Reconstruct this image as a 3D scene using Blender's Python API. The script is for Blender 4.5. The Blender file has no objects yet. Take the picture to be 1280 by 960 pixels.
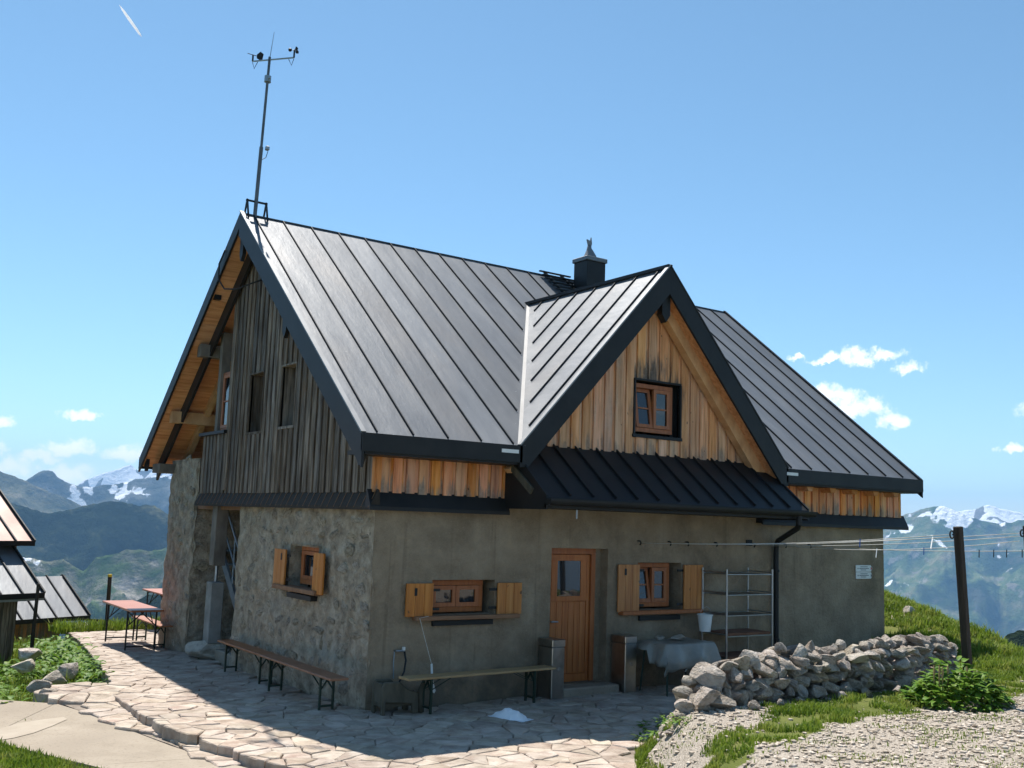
import bpy, bmesh, math, random
from mathutils import Vector, Matrix, noise
random.seed(7)
R = math.radians
SC = bpy.context.scene
COL = SC.collection

# ------------------------------------------------------------------ camera
CAM = Vector((-6.1571, -11.9238, 2.4482))
FPX, YAW, PITCH, ROLL = 1267.71, 0.6054, 0.1336, 0.0345
def cam_axes():
    f = Vector((math.sin(YAW)*math.cos(PITCH), math.cos(YAW)*math.cos(PITCH), math.sin(PITCH)))
    r = Vector((math.cos(YAW), -math.sin(YAW), 0)); u = r.cross(f)
    return r*math.cos(ROLL)+u*math.sin(ROLL), u*math.cos(ROLL)-r*math.sin(ROLL), f
cr, cu, cf = cam_axes()
cd = bpy.data.cameras.new('camera'); co = bpy.data.objects.new('camera', cd); COL.objects.link(co)
co.matrix_world = Matrix(((cr.x, cu.x, -cf.x, CAM.x), (cr.y, cu.y, -cf.y, CAM.y), (cr.z, cu.z, -cf.z, CAM.z), (0, 0, 0, 1)))
cd.sensor_width = 36; cd.sensor_fit = 'HORIZONTAL'; cd.lens = FPX/1280*36
cd.clip_start = 0.05; cd.clip_end = 120000
SC.camera = co

# ------------------------------------------------------------------ sky, sun, exposure
SUN = Vector((0.146, 0.568, 1.0)).normalized()
SUN_EL = math.asin(SUN.z); SUN_AZ = math.atan2(SUN.x, SUN.y)
SKY_STRENGTH, SUN_STRENGTH, EXPOSURE = 0.078, 4.4, 0.9
W = bpy.data.worlds.new('World'); SC.world = W; W.use_nodes = True

def nd(nt, t, ins=None, **kw):
    n = nt.nodes.new(t)
    for k, v in kw.items(): setattr(n, k, v)
    for k, v in (ins or {}).items():
        s = n.inputs[k]
        if hasattr(v, 'links') or isinstance(v, bpy.types.NodeSocket): nt.links.new(v, s)
        else: s.default_value = v
    return n
def math_(nt, op, a, b=None, c=None, clamp=False):
    n = nt.nodes.new('ShaderNodeMath'); n.operation = op; n.use_clamp = clamp
    for i, v in enumerate((a, b, c)):
        if v is None: continue
        if isinstance(v, bpy.types.NodeSocket): nt.links.new(v, n.inputs[i])
        else: n.inputs[i].default_value = v
    return n.outputs[0]
def mixc(nt, fac, a, b, blend='MIX'):
    n = nt.nodes.new('ShaderNodeMix'); n.data_type = 'RGBA'; n.blend_type = blend
    for i, v in ((0, fac), (6, a), (7, b)):
        if isinstance(v, bpy.types.NodeSocket): nt.links.new(v, n.inputs[i])
        elif i == 0: n.inputs[i].default_value = v
        else: n.inputs[i].default_value = (*v, 1) if len(v) == 3 else v
    return n.outputs[2]
def mrange(nt, v, a, b, c=0.0, d=1.0, smooth=True):
    n = nt.nodes.new('ShaderNodeMapRange'); n.interpolation_type = 'SMOOTHSTEP' if smooth else 'LINEAR'
    nt.links.new(v, n.inputs[0])
    for i, k in enumerate((a, b, c, d)): n.inputs[i+1].default_value = k
    return n.outputs[0]

def ray_dir(px, py):
    return (cf + cr*((px-640)/FPX) + cu*((480-py)/FPX)).normalized()
def az_el(px, py):
    d = ray_dir(px, py); return math.atan2(d.x, d.y), math.asin(d.z)

def build_world():
    nt = W.node_tree; nt.nodes.clear()
    sky = nd(nt, 'ShaderNodeTexSky', sky_type='NISHITA', sun_disc=False, sun_elevation=SUN_EL,
             sun_rotation=SUN_AZ, altitude=1800, air_density=1.0, dust_density=0.3, ozone_density=4.0)
    skyc = nd(nt, 'ShaderNodeHueSaturation', {'Color': sky.outputs[0], 'Hue': .484, 'Saturation': 1.0, 'Value': 1.14}).outputs[0]
    tc = nd(nt, 'ShaderNodeTexCoord')
    sp = nd(nt, 'ShaderNodeSeparateXYZ', {0: tc.outputs['Generated']})
    az = math_(nt, 'ARCTAN2', sp.outputs[0], sp.outputs[1]); el = math_(nt, 'ARCSINE', sp.outputs[2])
    wp = nd(nt, 'ShaderNodeTexNoise', {'Vector': tc.outputs['Generated'], 'Scale': 55, 'Detail': 5, 'Roughness': .6})
    ws = nd(nt, 'ShaderNodeSeparateXYZ', {0: wp.outputs['Color']})
    az = math_(nt, 'ADD', az, math_(nt, 'MULTIPLY', math_(nt, 'SUBTRACT', ws.outputs[0], .5), .05)); el = math_(nt, 'ADD', el, math_(nt, 'MULTIPLY', math_(nt, 'SUBTRACT', ws.outputs[1], .5), .024))
    # small fair-weather clouds, each at its own bearing and height
    acc = None
    clouds = [(995, 447, 11, 6), (1036, 450, 24, 7), (1072, 448, 17, 13), (1110, 445, 22, 9), (1138, 461, 15, 9),
              (1036, 497, 30, 14), (1070, 510, 34, 17), (1117, 529, 18, 11), (1262, 560, 14, 6),
              (3, 530, 18, 9), (102, 521, 19, 7), (88, 562, 28, 9), (48, 571, 22, 7), (158, 570, 30, 11), (22, 584, 26, 12),
              (88, 596, 28, 13), (200, 585, 16, 8), (-40, 560, 30, 12), (1330, 520, 40, 14), (1400, 570, 40, 10), (-120, 580, 40, 14)]
    for px, py, wx, wy in clouds:
        a, e = az_el(px, py)
        u = math_(nt, 'MULTIPLY', math_(nt, 'SUBTRACT', az, a), FPX/wx*0.92)
        v = math_(nt, 'MULTIPLY', math_(nt, 'SUBTRACT', el, e), FPX/wy*0.92)
        v = math_(nt, 'ADD', v, math_(nt, 'MULTIPLY', math_(nt, 'MINIMUM', v, 0), 0.5))
        d = math_(nt, 'ADD', math_(nt, 'MULTIPLY', u, u), math_(nt, 'MULTIPLY', v, v))
        m = math_(nt, 'SUBTRACT', 1.0, d)
        acc = m if acc is None else math_(nt, 'MAXIMUM', acc, m)
    # the same kind of cloud scattered low around the rest of the horizon
    vec = nd(nt, 'ShaderNodeCombineXYZ', {0: math_(nt, 'MULTIPLY', az, 3.0), 1: math_(nt, 'MULTIPLY', el, 14.0)})
    wide = nd(nt, 'ShaderNodeTexNoise', {'Vector': vec.outputs[0], 'Scale': 2.2, 'Detail': 3})
    band = math_(nt, 'MULTIPLY', mrange(nt, el, 0.02, 0.05), mrange(nt, el, 0.10, 0.17, 1, 0))
    outside = mrange(nt, math_(nt, 'ABSOLUTE', math_(nt, 'SUBTRACT', az, R(34.7))), R(34), R(42))
    g = math_(nt, 'SUBTRACT', math_(nt, 'MULTIPLY', math_(nt, 'MULTIPLY', band, outside), mrange(nt, wide.outputs[0], .5, .62)), 0.0)
    acc = math_(nt, 'MAXIMUM', acc, math_(nt, 'SUBTRACT', math_(nt, 'MULTIPLY', g, 3.4), 3.0))
    n1 = nd(nt, 'ShaderNodeTexNoise', {'Vector': tc.outputs['Generated'], 'Scale': 95, 'Detail': 9, 'Roughness': .78})
    n2 = nd(nt, 'ShaderNodeTexNoise', {'Vector': tc.outputs['Generated'], 'Scale': 28, 'Detail': 3})
    nn = math_(nt, 'ADD', math_(nt, 'MULTIPLY', math_(nt, 'SUBTRACT', n1.outputs[0], .5), 2.6), math_(nt, 'MULTIPLY', math_(nt, 'SUBTRACT', n2.outputs[0], .5), 1.5))
    dens = math_(nt, 'ADD', math_(nt, 'MAXIMUM', acc, -3.0), nn)
    mask = math_(nt, 'MULTIPLY', mrange(nt, dens, -0.35, 1.1), 0.97)
    col = mixc(nt, mask, skyc, (11, 11.2, 11.4))
    bg = nd(nt, 'ShaderNodeBackground', {'Color': col, 'Strength': SKY_STRENGTH})
    nd(nt, 'ShaderNodeOutputWorld', {'Surface': bg.outputs[0]})
build_world()
sl = bpy.data.lights.new('sun', 'SUN'); so = bpy.data.objects.new('sun', sl); COL.objects.link(so)
sl.energy = SUN_STRENGTH; sl.angle = R(0.53); sl.color = (1.0, 0.955, 0.89)
so.rotation_euler = (-SUN).to_track_quat('-Z', 'Y').to_euler(); so.location = (0, 0, 60)
SC.view_settings.view_transform = 'Standard'; SC.view_settings.look = 'None'
SC.view_settings.exposure = EXPOSURE; SC.view_settings.gamma = 1.0; SC.view_settings.use_curve_mapping = False
SC.render.engine = 'CYCLES'
SC.cycles.use_denoising = True; SC.cycles.max_bounces = 7; SC.cycles.diffuse_bounces = 3; SC.cycles.glossy_bounces = 3
SC.cycles.volume_bounces = 0; SC.cycles.transparent_max_bounces = 8; SC.cycles.caustics_reflective = False
SC.cycles.sample_clamp_indirect = 6
SC.cycles.use_adaptive_sampling = True; SC.cycles.adaptive_threshold = 0.02
W.cycles.sampling_method = 'MANUAL'; W.cycles.sample_map_resolution = 512

# ------------------------------------------------------------------ materials
MATS = {}
def rgb(c): return (*c, 1.0)
def M(name, ramp, scale=5.0, detail=6, stretch=(1, 1, 1), rough=.85, metal=0.0, bump=0.0, bscale=None, bdist=.02,
      var=0.0, hue=0.0, spec=.3, coord='Object', layers=(), nrough=.6, wave=None, attr=None, trans=0.0):
    m = bpy.data.materials.new(name); m.use_nodes = True; nt = m.node_tree
    b = nt.nodes['Principled BSDF']
    tc = nd(nt, 'ShaderNodeTexCoord'); geo = nd(nt, 'ShaderNodeNewGeometry'); oi = nd(nt, 'ShaderNodeObjectInfo')
    base = geo.outputs['Position'] if coord == 'Position' else tc.outputs['Object']
    if coord == 'Object':
        off = nd(nt, 'ShaderNodeVectorMath', {0: oi.outputs['Random'], 1: (17.3, 9.1, 23.7)}, operation='MULTIPLY')
        base = nd(nt, 'ShaderNodeVectorMath', {0: base, 1: off.outputs[0]}, operation='ADD').outputs[0]
    def nz(sc, st=(1, 1, 1), det=6, ro=.6):
        mp = nd(nt, 'ShaderNodeMapping', {'Vector': base, 'Scale': st})
        return nd(nt, 'ShaderNodeTexNoise', {'Vector': mp.outputs[0], 'Scale': sc, 'Detail': det, 'Roughness': ro}).outputs[0]
    f = nz(scale, stretch, detail, nrough)
    cr_ = nd(nt, 'ShaderNodeValToRGB', {0: f}); el = cr_.color_ramp.elements
    n = len(ramp)
    for i, r_ in enumerate(ramp):
        pos, c = (r_ if isinstance(r_[0], (int, float)) and len(r_) == 2 and not isinstance(r_[1], (int, float)) else (.3+.4*i/max(1, n-1), r_))
        e = el[i] if i < 2 else el.new(pos)
        e.position = pos; e.color = rgb(c)
    col = cr_.outputs[0]
    for ly in layers:
        k = nz(ly.get('scale', 2), ly.get('stretch', (1, 1, 1)), ly.get('detail', 5), ly.get('rough', .6))
        if 'z' in ly:
            z0, z1, wgt = ly['z']
            zz = nd(nt, 'ShaderNodeSeparateXYZ', {0: geo.outputs['Position']}).outputs[2]
            k = math_(nt, 'ADD', k, mrange(nt, zz, z0, z1, 0, wgt))
        if 'near' in ly:
            c_, rad, wgt = ly['near']
            dd = nd(nt, 'ShaderNodeVectorMath', {0: geo.outputs['Position'], 1: c_}, operation='SUBTRACT').outputs[0]
            dd = nd(nt, 'ShaderNodeVectorMath', {0: dd, 1: (1/rad[0], 1/rad[1], 1/rad[2])}, operation='MULTIPLY').outputs[0]
            ln = nd(nt, 'ShaderNodeVectorMath', {0: dd}, operation='LENGTH').outputs['Value']
            k = math_(nt, 'ADD', k, mrange(nt, ln, .4, 1.3, wgt, 0))
        if 'up' in ly:
            nzv = nd(nt, 'ShaderNodeSeparateXYZ', {0: geo.outputs['Normal']}).outputs[2]
            k = math_(nt, 'ADD', k, mrange(nt, nzv, ly['up'][0], ly['up'][1], 0, ly['up'][2]))
        if 'attr' in ly:
            at = nd(nt, 'ShaderNodeAttribute', attribute_name=ly['attr']).outputs['Fac']
            k = math_(nt, 'ADD', math_(nt, 'MULTIPLY', math_(nt, 'SUBTRACT', k, .5), ly.get('aw', .5)), at)
        mk = math_(nt, 'MULTIPLY', mrange(nt, k, ly['lo'], ly['hi']), ly.get('amt', 1.0))
        c = ly['color']
        if isinstance(c, list):
            r2 = nd(nt, 'ShaderNodeValToRGB', {0: nz(ly.get('cscale', 20), ly.get('cstretch', (1, 1, 1)))})
            r2.color_ramp.elements[0].color = rgb(c[0]); r2.color_ramp.elements[1].color = rgb(c[1])
            r2.color_ramp.elements[0].position = .35; r2.color_ramp.elements[1].position = .65
            c = r2.outputs[0]
        col = mixc(nt, mk, col, c)
    if var or hue:
        rr = oi.outputs['Random']
        hs = nd(nt, 'ShaderNodeHueSaturation', {'Color': col, 'Value': mrange(nt, rr, 0, 1, 1-var, 1+var, False)})
        r7 = math_(nt, 'FRACT', math_(nt, 'MULTIPLY', rr, 7.31))
        if hue:
            hs.inputs['Hue'].default_value = .5
            nt.links.new(mrange(nt, r7, 0, 1, .5-hue, .5+hue, False), hs.inputs['Hue'])
        nt.links.new(mrange(nt, math_(nt, 'FRACT', math_(nt, 'MULTIPLY', rr, 13.7)), 0, 1, 1-var*.8, 1+var*.6, False), hs.inputs['Saturation'])
        col = hs.outputs[0]
    nt.links.new(col, b.inputs['Base Color'])
    b.inputs['Roughness'].default_value = rough; b.inputs['Metallic'].default_value = metal
    b.inputs['Specular IOR Level'].default_value = spec
    if bump:
        h = nz(bscale or scale*2, stretch, 8, .65)
        bn = nd(nt, 'ShaderNodeBump', {'Height': h, 'Strength': bump, 'Distance': bdist})
        nt.links.new(bn.outputs[0], b.inputs['Normal'])
    if trans:
        out = nt.nodes['Material Output']
        tb = nd(nt, 'ShaderNodeBsdfTranslucent', {'Color': col})
        ms = nd(nt, 'ShaderNodeMixShader', {0: trans, 1: b.outputs[0], 2: tb.outputs[0]})
        nt.links.new(ms.outputs[0], out.inputs[0])
    MATS[name] = m
    return m

GREY = [(.07, .068, .064), (.16, .153, .14)]
M('zinc', [(.3, (.143, .151, .162)), (.52, (.18, .187, .196)), (.72, (.228, .23, .232))], 1.1, 6, (2.2, .6, .6), rough=.52, metal=.45, spec=.3, bump=.26, bscale=.9, bdist=.06, var=.12, coord='Object',
  layers=[dict(color=(.23, .195, .165), scale=.8, stretch=(1, .5, .5), lo=.5, hi=.7, amt=.22), dict(color=(.5, .5, .5), scale=22, detail=2, lo=.72, hi=.76, amt=.4)])
M('zinc_pink', [(.24, .16, .14), (.34, .25, .22)], 1.4, rough=.5, metal=.6, var=.08)
M('anthracite', [(.014, .014, .0145), (.024, .024, .024)], 3, rough=.5, metal=0, spec=.25)
M('seam_metal', [(.03, .032, .034), (.05, .052, .054)], 4, rough=.6, metal=.3)
M('pent_metal', [(.012, .012, .0125), (.022, .0215, .021)], 1.5, rough=.55, metal=.0, spec=.3, bump=.1, bscale=1)
M('valley_metal', [(.1, .102, .105), (.14, .142, .145)], 3, rough=.6, metal=.3)
M('flash', [(.2, .205, .21), (.27, .275, .28)], 3, rough=.55, metal=.5)
M('steel', [(.38, .37, .35), (.55, .53, .5)], 2.5, rough=.3, metal=1.0, bump=.08, bscale=2, layers=[dict(color=(.2, .19, .17), scale=3, lo=.5, hi=.7, amt=.5)])
M('tube_steel', [(.3, .3, .3), (.45, .45, .45)], 6, rough=.4, metal=.9)
M('mast_metal', [(.1, .105, .11), (.17, .175, .18)], 6, rough=.5, metal=.6)
M('galv', [(.25, .3, .34), (.38, .43, .47)], 6, rough=.5, metal=.6)
M('wood_grey', [(.28, (.04, .028, .02)), (.45, (.125, .094, .07)), (.62, (.27, .212, .165)), (.75, (.18, .11, .07))], 7, 9, (3, 3, .22), rough=.9, bump=.5, bscale=14, var=.32,
  layers=[dict(color=[(.36, .19, .08), (.22, .13, .07)], scale=1.2, stretch=(2, 2, .5), lo=.62, hi=.78, amt=.6),
          dict(color=(.03, .028, .025), scale=3, stretch=(3, 3, .3), lo=.62, hi=.72, amt=.6)])
M('wood_fresh', [(.28, (.46, .2, .085)), (.5, (.74, .39, .205)), (.72, (.84, .51, .31))], 5, 9, (4, 4, .25), rough=.85, bump=.4, bscale=14, var=.16, hue=.006,
  layers=[dict(color=[(.28, .23, .19), (.48, .4, .33)], scale=1.5, stretch=(2.2, 2.2, .6), lo=.5, hi=.75, amt=.65),
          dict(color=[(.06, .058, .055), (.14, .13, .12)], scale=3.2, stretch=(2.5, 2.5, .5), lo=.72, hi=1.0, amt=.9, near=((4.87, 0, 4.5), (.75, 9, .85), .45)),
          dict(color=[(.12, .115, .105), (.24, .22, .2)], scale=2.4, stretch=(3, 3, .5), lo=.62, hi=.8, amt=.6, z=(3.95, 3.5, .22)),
          dict(color=(.13, .07, .035), scale=9, stretch=(2, 2, 1), detail=1, lo=.76, hi=.79)])
M('wood_orange', [(.28, (.5, .165, .06)), (.5, (.78, .335, .145)), (.72, (.86, .44, .22))], 5, 9, (4, 4, .25), rough=.85, bump=.4, bscale=14, var=.18, hue=.008,
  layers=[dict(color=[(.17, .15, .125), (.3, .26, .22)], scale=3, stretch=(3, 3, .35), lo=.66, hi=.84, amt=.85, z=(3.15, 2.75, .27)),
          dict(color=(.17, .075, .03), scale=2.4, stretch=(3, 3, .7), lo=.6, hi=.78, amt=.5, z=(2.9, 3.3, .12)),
          dict(color=(.1, .05, .025), scale=8, stretch=(2, 2, 1), detail=1, lo=.75, hi=.79)])
M('soffit', [(.3, (.5, .2, .085)), (.5, (.68, .32, .15)), (.7, (.78, .42, .22))], 6, 8, (.3, 3, 3), rough=.8, bump=.2, bscale=12, var=.12)
M('beam', [(.3, (.5, .25, .11)), (.7, (.75, .45, .23))], 5, 8, (1, .5, .5), rough=.8, bump=.2, bscale=12, var=.1)
M('beam_grey', [(.3, (.13, .11, .09)), (.7, (.28, .235, .19))], 5, 8, (1, 1, .4), rough=.85, bump=.3, bscale=12, var=.1)
M('shutter_wood', [(.3, (.38, .125, .028)), (.55, (.53, .205, .05)), (.72, (.6, .28, .085))], 4, 8, (4, 4, .3), rough=.55, bump=.15, bscale=12, var=.1, spec=.4,
  layers=[dict(color=(.16, .07, .025), scale=13, stretch=(1.2, 1.2, 1), detail=1, lo=.72, hi=.76)])
M('frame_wood', [(.3, (.28, .08, .022)), (.7, (.43, .145, .045))], 5, 6, (4, 4, .4), rough=.5, var=.08, spec=.4)
M('door_wood', [(.3, (.38, .105, .024)), (.7, (.54, .185, .05))], 4, 8, (5, 5, .3), rough=.5, bump=.15, bscale=10, spec=.4)
M('sill_wood', [(.2, .1, .055), (.32, .18, .1)], 5, 6, (.5, 3, 3), rough=.8)
M('glass', [(.012, .014, .016), (.02, .022, .025)], 1, rough=.03, spec=.9)
M('plaster', [(.32, (.195, .143, .094)), (.5, (.315, .24, .163)), (.68, (.42, .33, .232))], 1.3, 9, rough=.95, bump=.8, bscale=20, bdist=.045, coord='Position', nrough=.72,
  layers=[dict(color=(.17, .128, .085), scale=.6, lo=.48, hi=.66, amt=.6), dict(color=(.41, .3, .19), scale=2.6, lo=.55, hi=.7, amt=.5), dict(color=(.13, .095, .06), scale=1.4, stretch=(5, 5, .22), lo=.56, hi=.72, amt=.4), dict(color=(.45, .35, .24), scale=38, detail=3, lo=.58, hi=.68, amt=.35),
          dict(color=(.12, .105, .08), scale=1.6, lo=.62, hi=.85, amt=.7, z=(.7, .0, .28))])
M('mortar', [(.3, (.13, .097, .068)), (.48, (.34, .27, .195)), (.68, (.56, .465, .35))], 4.2, 9, rough=.97, bump=1.0, bscale=12, bdist=.05, coord='Position', nrough=.72,
  layers=[dict(color=(.07, .062, .05), scale=7, lo=.6, hi=.72, amt=.7), dict(color=(.42, .39, .34), scale=1.2, lo=.55, hi=.75, amt=.5)])
M('rubble', [(.3, (.22, .17, .12)), (.5, (.47, .385, .285)), (.7, (.68, .58, .45))], 6, 9, rough=.95, bump=1.0, bscale=16, bdist=.06, var=.22, hue=.006)
M('flagstone', [(.3, (.27, .205, .155)), (.5, (.44, .36, .285)), (.7, (.56, .475, .395))], 3.4, 9, rough=.92, bump=.9, bscale=11, bdist=.04, var=.13, hue=.008,
  layers=[dict(color=(.32, .225, .175), scale=3.5, lo=.52, hi=.7, amt=.7), dict(color=(.22, .2, .17), scale=9, lo=.62, hi=.75, amt=.5)])
M('joint', [(.17, .135, .105), (.33, .275, .225)], 9, rough=1, bump=.8, bscale=30, coord='Position', layers=[dict(color=(.1, .13, .05), scale=2.5, lo=.62, hi=.7, amt=.5)])
M('limestone', [(.3, (.28, .225, .17)), (.5, (.53, .455, .375)), (.7, (.7, .63, .545))], 2.4, 9, rough=.93, bump=1.0, bscale=7, bdist=.09, var=.24, hue=.015,
  layers=[dict(color=(.13, .12, .1), scale=4, lo=.56, hi=.72, amt=.65), dict(color=(.37, .27, .19), scale=2, lo=.58, hi=.74, amt=.45)])
M('concrete', [(.3, (.26, .216, .165)), (.5, (.32, .268, .206)), (.7, (.375, .318, .25))], 1.4, 9, rough=.95, bump=.35, bscale=50, bdist=.01, coord='Position', nrough=.7,
  layers=[dict(color=(.2, .165, .125), scale=30, detail=3, lo=.55, hi=.68, amt=.6), dict(color=(.23, .19, .145), scale=.7, lo=.52, hi=.7, amt=.5)])
M('pebble', [(.3, (.16, .125, .09)), (.5, (.42, .35, .275)), (.68, (.66, .58, .49))], 22, 3, rough=.95, coord='Position', nrough=.5)
M('concrete_patch', [(.345, .29, .225), (.42, .36, .285)], 3, 8, rough=.95, bump=.3, bscale=40, coord='Position')
M('grey_post', [(.2, .195, .18), (.33, .32, .295)], 4, rough=.9, bump=.3, bscale=20)
M('ground', [(.3, (.07, .085, .02)), (.5, (.12, .14, .035)), (.7, (.18, .165, .07))], .9, 9, rough=1, bump=.7, bscale=30, bdist=.03, coord='Position', spec=.1,
  layers=[dict(color=[(.2, .17, .135), (.5, .44, .37)], cscale=55, scale=1.6, attr='gravel', aw=.9, lo=.35, hi=.6)])
M('grass', [(.3, (.09, .15, .014)), (.5, (.175, .25, .028)), (.7, (.32, .33, .08))], 2.6, 5, rough=.6, coord='Position', trans=.35, spec=.2)
M('leaf', [(.3, (.06, .14, .014)), (.5, (.12, .23, .026)), (.68, (.24, .32, .06)), (.78, (.4, .36, .12))], 9, 4, rough=.5, coord='Position', trans=.35, spec=.12)
M('bloom', [(.25, .2, .08), (.4, .3, .15)], 8, rough=.8, trans=.2)
M('dark_post', [(.022, .017, .013), (.05, .038, .028)], 6, 6, (4, 4, .3), rough=.8, bump=.3)
M('black', [(.012, .012, .012), (.02, .02, .02)], 3, rough=.5)
M('green_steel', [(.02, .035, .024), (.035, .055, .038)], 5, rough=.5, metal=.2)
M('bench_wood', [(.24, .09, .038), (.4, .165, .07)], 4, 7, (3, .4, 3), rough=.5, spec=.45, var=.1)
M('bench_pale', [(.36, .22, .1), (.52, .34, .17)], 4, 7, (.4, 3, 3), rough=.6, spec=.4)
M('table_red', [(.31, .095, .035), (.43, .15, .062)], 3, 7, (3, .5, 3), rough=.42, spec=.5)
M('plastic', [(.22, .205, .175), (.34, .315, .27)], 3, 5, rough=.35, bump=.35, bscale=5, bdist=.03, spec=.5)
M('white', [(.7, .69, .66), (.8, .8, .78)], 4, rough=.6)
M('snow', [(.8, .82, .85), (.9, .91, .92)], 4, rough=.8, bump=.5, bscale=14)
M('vapour', [(.9, .9, .9), (.95, .95, .95)], 4, rough=1, trans=.75)
M('rope', [(.5, .48, .43), (.64, .62, .57)], 30, rough=.9)
M('red', [(.5, .05, .03), (.55, .07, .04)], 5, rough=.6)
M('blue', [(.03, .1, .35), (.04, .13, .4)], 5, rough=.5)
M('text', [(.06, .06, .06), (.09, .09, .09)], 5, rough=.8)
M('rust_brick', [(.16, .07, .04), (.26, .125, .075)], 6, rough=.9, bump=.4)
M('old_wood', [(.07, .06, .042), (.14, .12, .085)], 6, 8, (1, 1, .4), rough=.95, bump=.6)
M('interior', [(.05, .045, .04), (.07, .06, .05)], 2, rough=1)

# ------------------------------------------------------------------ mesh helper
class MB:
    def __init__(s): s.v = []; s.f = []
    def quad(s, *p):
        n = len(s.v); s.v += [tuple(q) for q in p]; s.f.append(tuple(range(n, n+len(p)))); return s
    def box(s, x0, x1, y0, y1, z0, z1, fn=None):
        n = len(s.v); fn = fn or (lambda a, b, c: (a, b, c))
        s.v += [tuple(fn(x, y, z)) for z in (z0, z1) for x, y in ((x0, y0), (x1, y0), (x1, y1), (x0, y1))]
        s.f += [tuple(n+i for i in q) for q in ((0, 3, 2, 1), (4, 5, 6, 7), (0, 1, 5, 4), (1, 2, 6, 5), (2, 3, 7, 6), (3, 0, 4, 7))]; return s
    def prism(s, poly, fn, d0, d1):
        n = len(s.v); k = len(poly)
        s.v += [tuple(fn(u, d0, w)) for u, w in poly] + [tuple(fn(u, d1, w)) for u, w in poly]
        s.f.append(tuple(range(n+k-1, n-1, -1))); s.f.append(tuple(range(n+k, n+2*k)))
        for i in range(k):
            j = (i+1) % k; s.f.append((n+i, n+j, n+k+j, n+k+i))
        return s
    def beam(s, p, q, w, h, up=(0, 0, 1)):
        p, q = Vector(p), Vector(q); d = (q-p).normalized(); up = Vector(up)
        a = d.cross(up); a = a.normalized() if a.length > 1e-6 else Vector((1, 0, 0)); b = a.cross(d).normalized()
        n = len(s.v)
        for c in (p, q):
            for i, j in ((-1, -1), (1, -1), (1, 1), (-1, 1)): s.v.append(tuple(c+a*(i*w/2)+b*(j*h/2)))
        s.f += [tuple(n+i for i in t) for t in ((0, 3, 2, 1), (4, 5, 6, 7), (0, 1, 5, 4), (1, 2, 6, 5), (2, 3, 7, 6), (3, 0, 4, 7))]; return s
    def tube(s, pts, r, k=8, cap=True):
        pts = [Vector(p) for p in pts]; rs = r if isinstance(r, (list, tuple)) else [r]*len(pts); n = len(s.v); pa = None
        for i, p in enumerate(pts):
            d = (pts[min(i+1, len(pts)-1)]-pts[max(i-1, 0)]).normalized()
            a = pa if pa is not None else (Vector((0, 0, 1)) if abs(d.z) < .9 else Vector((1, 0, 0)))
            a = (a-d*a.dot(d)).normalized(); pa = a; b = d.cross(a)
            for j in range(k):
                t = 2*math.pi*j/k; s.v.append(tuple(p+(a*math.cos(t)+b*math.sin(t))*rs[i]))
        for i in range(len(pts)-1):
            for j in range(k):
                s.f.append((n+i*k+j, n+i*k+(j+1) % k, n+(i+1)*k+(j+1) % k, n+(i+1)*k+j))
        if cap:
            s.f.append(tuple(n+j for j in range(k-1, -1, -1))); m = n+(len(pts)-1)*k; s.f.append(tuple(m+j for j in range(k)))
        return s
    def build(s, name, mat, parent=None, off=None, smooth=False, bevel=0, recalc=True, weld=False, loc=None):
        me = bpy.data.meshes.new(name); o = Vector(off) if off is not None else None
        vs = [tuple(Vector(v)-o) for v in s.v] if o is not None else s.v
        me.from_pydata(vs, [], s.f)
        if recalc or bevel or weld:
            bm = bmesh.new(); bm.from_mesh(me)
            if weld: bmesh.ops.remove_doubles(bm, verts=bm.verts, dist=1e-4)
            if recalc: bmesh.ops.recalc_face_normals(bm, faces=bm.faces)
            if bevel: bmesh.ops.bevel(bm, geom=bm.edges[:], offset=bevel, segments=1, affect='EDGES', clamp_overlap=True)
            bm.to_mesh(me); bm.free()
        if smooth:
            for p in me.polygons: p.use_smooth = True
            if smooth is not True: me.set_sharp_from_angle(angle=R(smooth))
        me.materials.append(MATS[mat])
        ob = bpy.data.objects.new(name, me); COL.objects.link(ob)
        if parent: ob.parent = parent
        if loc is not None: ob.location = loc
        return ob

def tag(o, label=None, cat=None, group=None, kind=None):
    for k, v in (('label', label), ('category', cat), ('group', group), ('kind', kind)):
        if v: o[k] = v
    return o
def thing(name, label, cat, loc=(0, 0, 0), rz=0, group=None):
    o = bpy.data.objects.new(name, None); COL.objects.link(o); o.location = loc; o.rotation_euler.z = rz
    o.empty_display_size = .2
    return tag(o, label, cat, group)
def empty_part(name, parent):
    o = bpy.data.objects.new(name, None); COL.objects.link(o); o.parent = parent; return o
def copy_tree(o, parent=None):
    c = o.copy(); COL.objects.link(c); c.parent = parent
    for ch in list(o.children): copy_tree(ch, c)
    return c
def inst(name, me, parent, M4):
    o = bpy.data.objects.new(name, me); COL.objects.link(o); o.parent = parent; o.matrix_local = M4; return o

def sm(a, b, x):
    if a == b: return 1.0 if x >= a else 0.0
    t = max(0., min(1., (x-a)/(b-a))); return t*t*(3-2*t)
def rnd(a, b): return random.uniform(a, b)
def fbm(x, y, z=0, o=5): return noise.fractal(Vector((x, y, z)), 1.0, 2.0, o)

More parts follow.
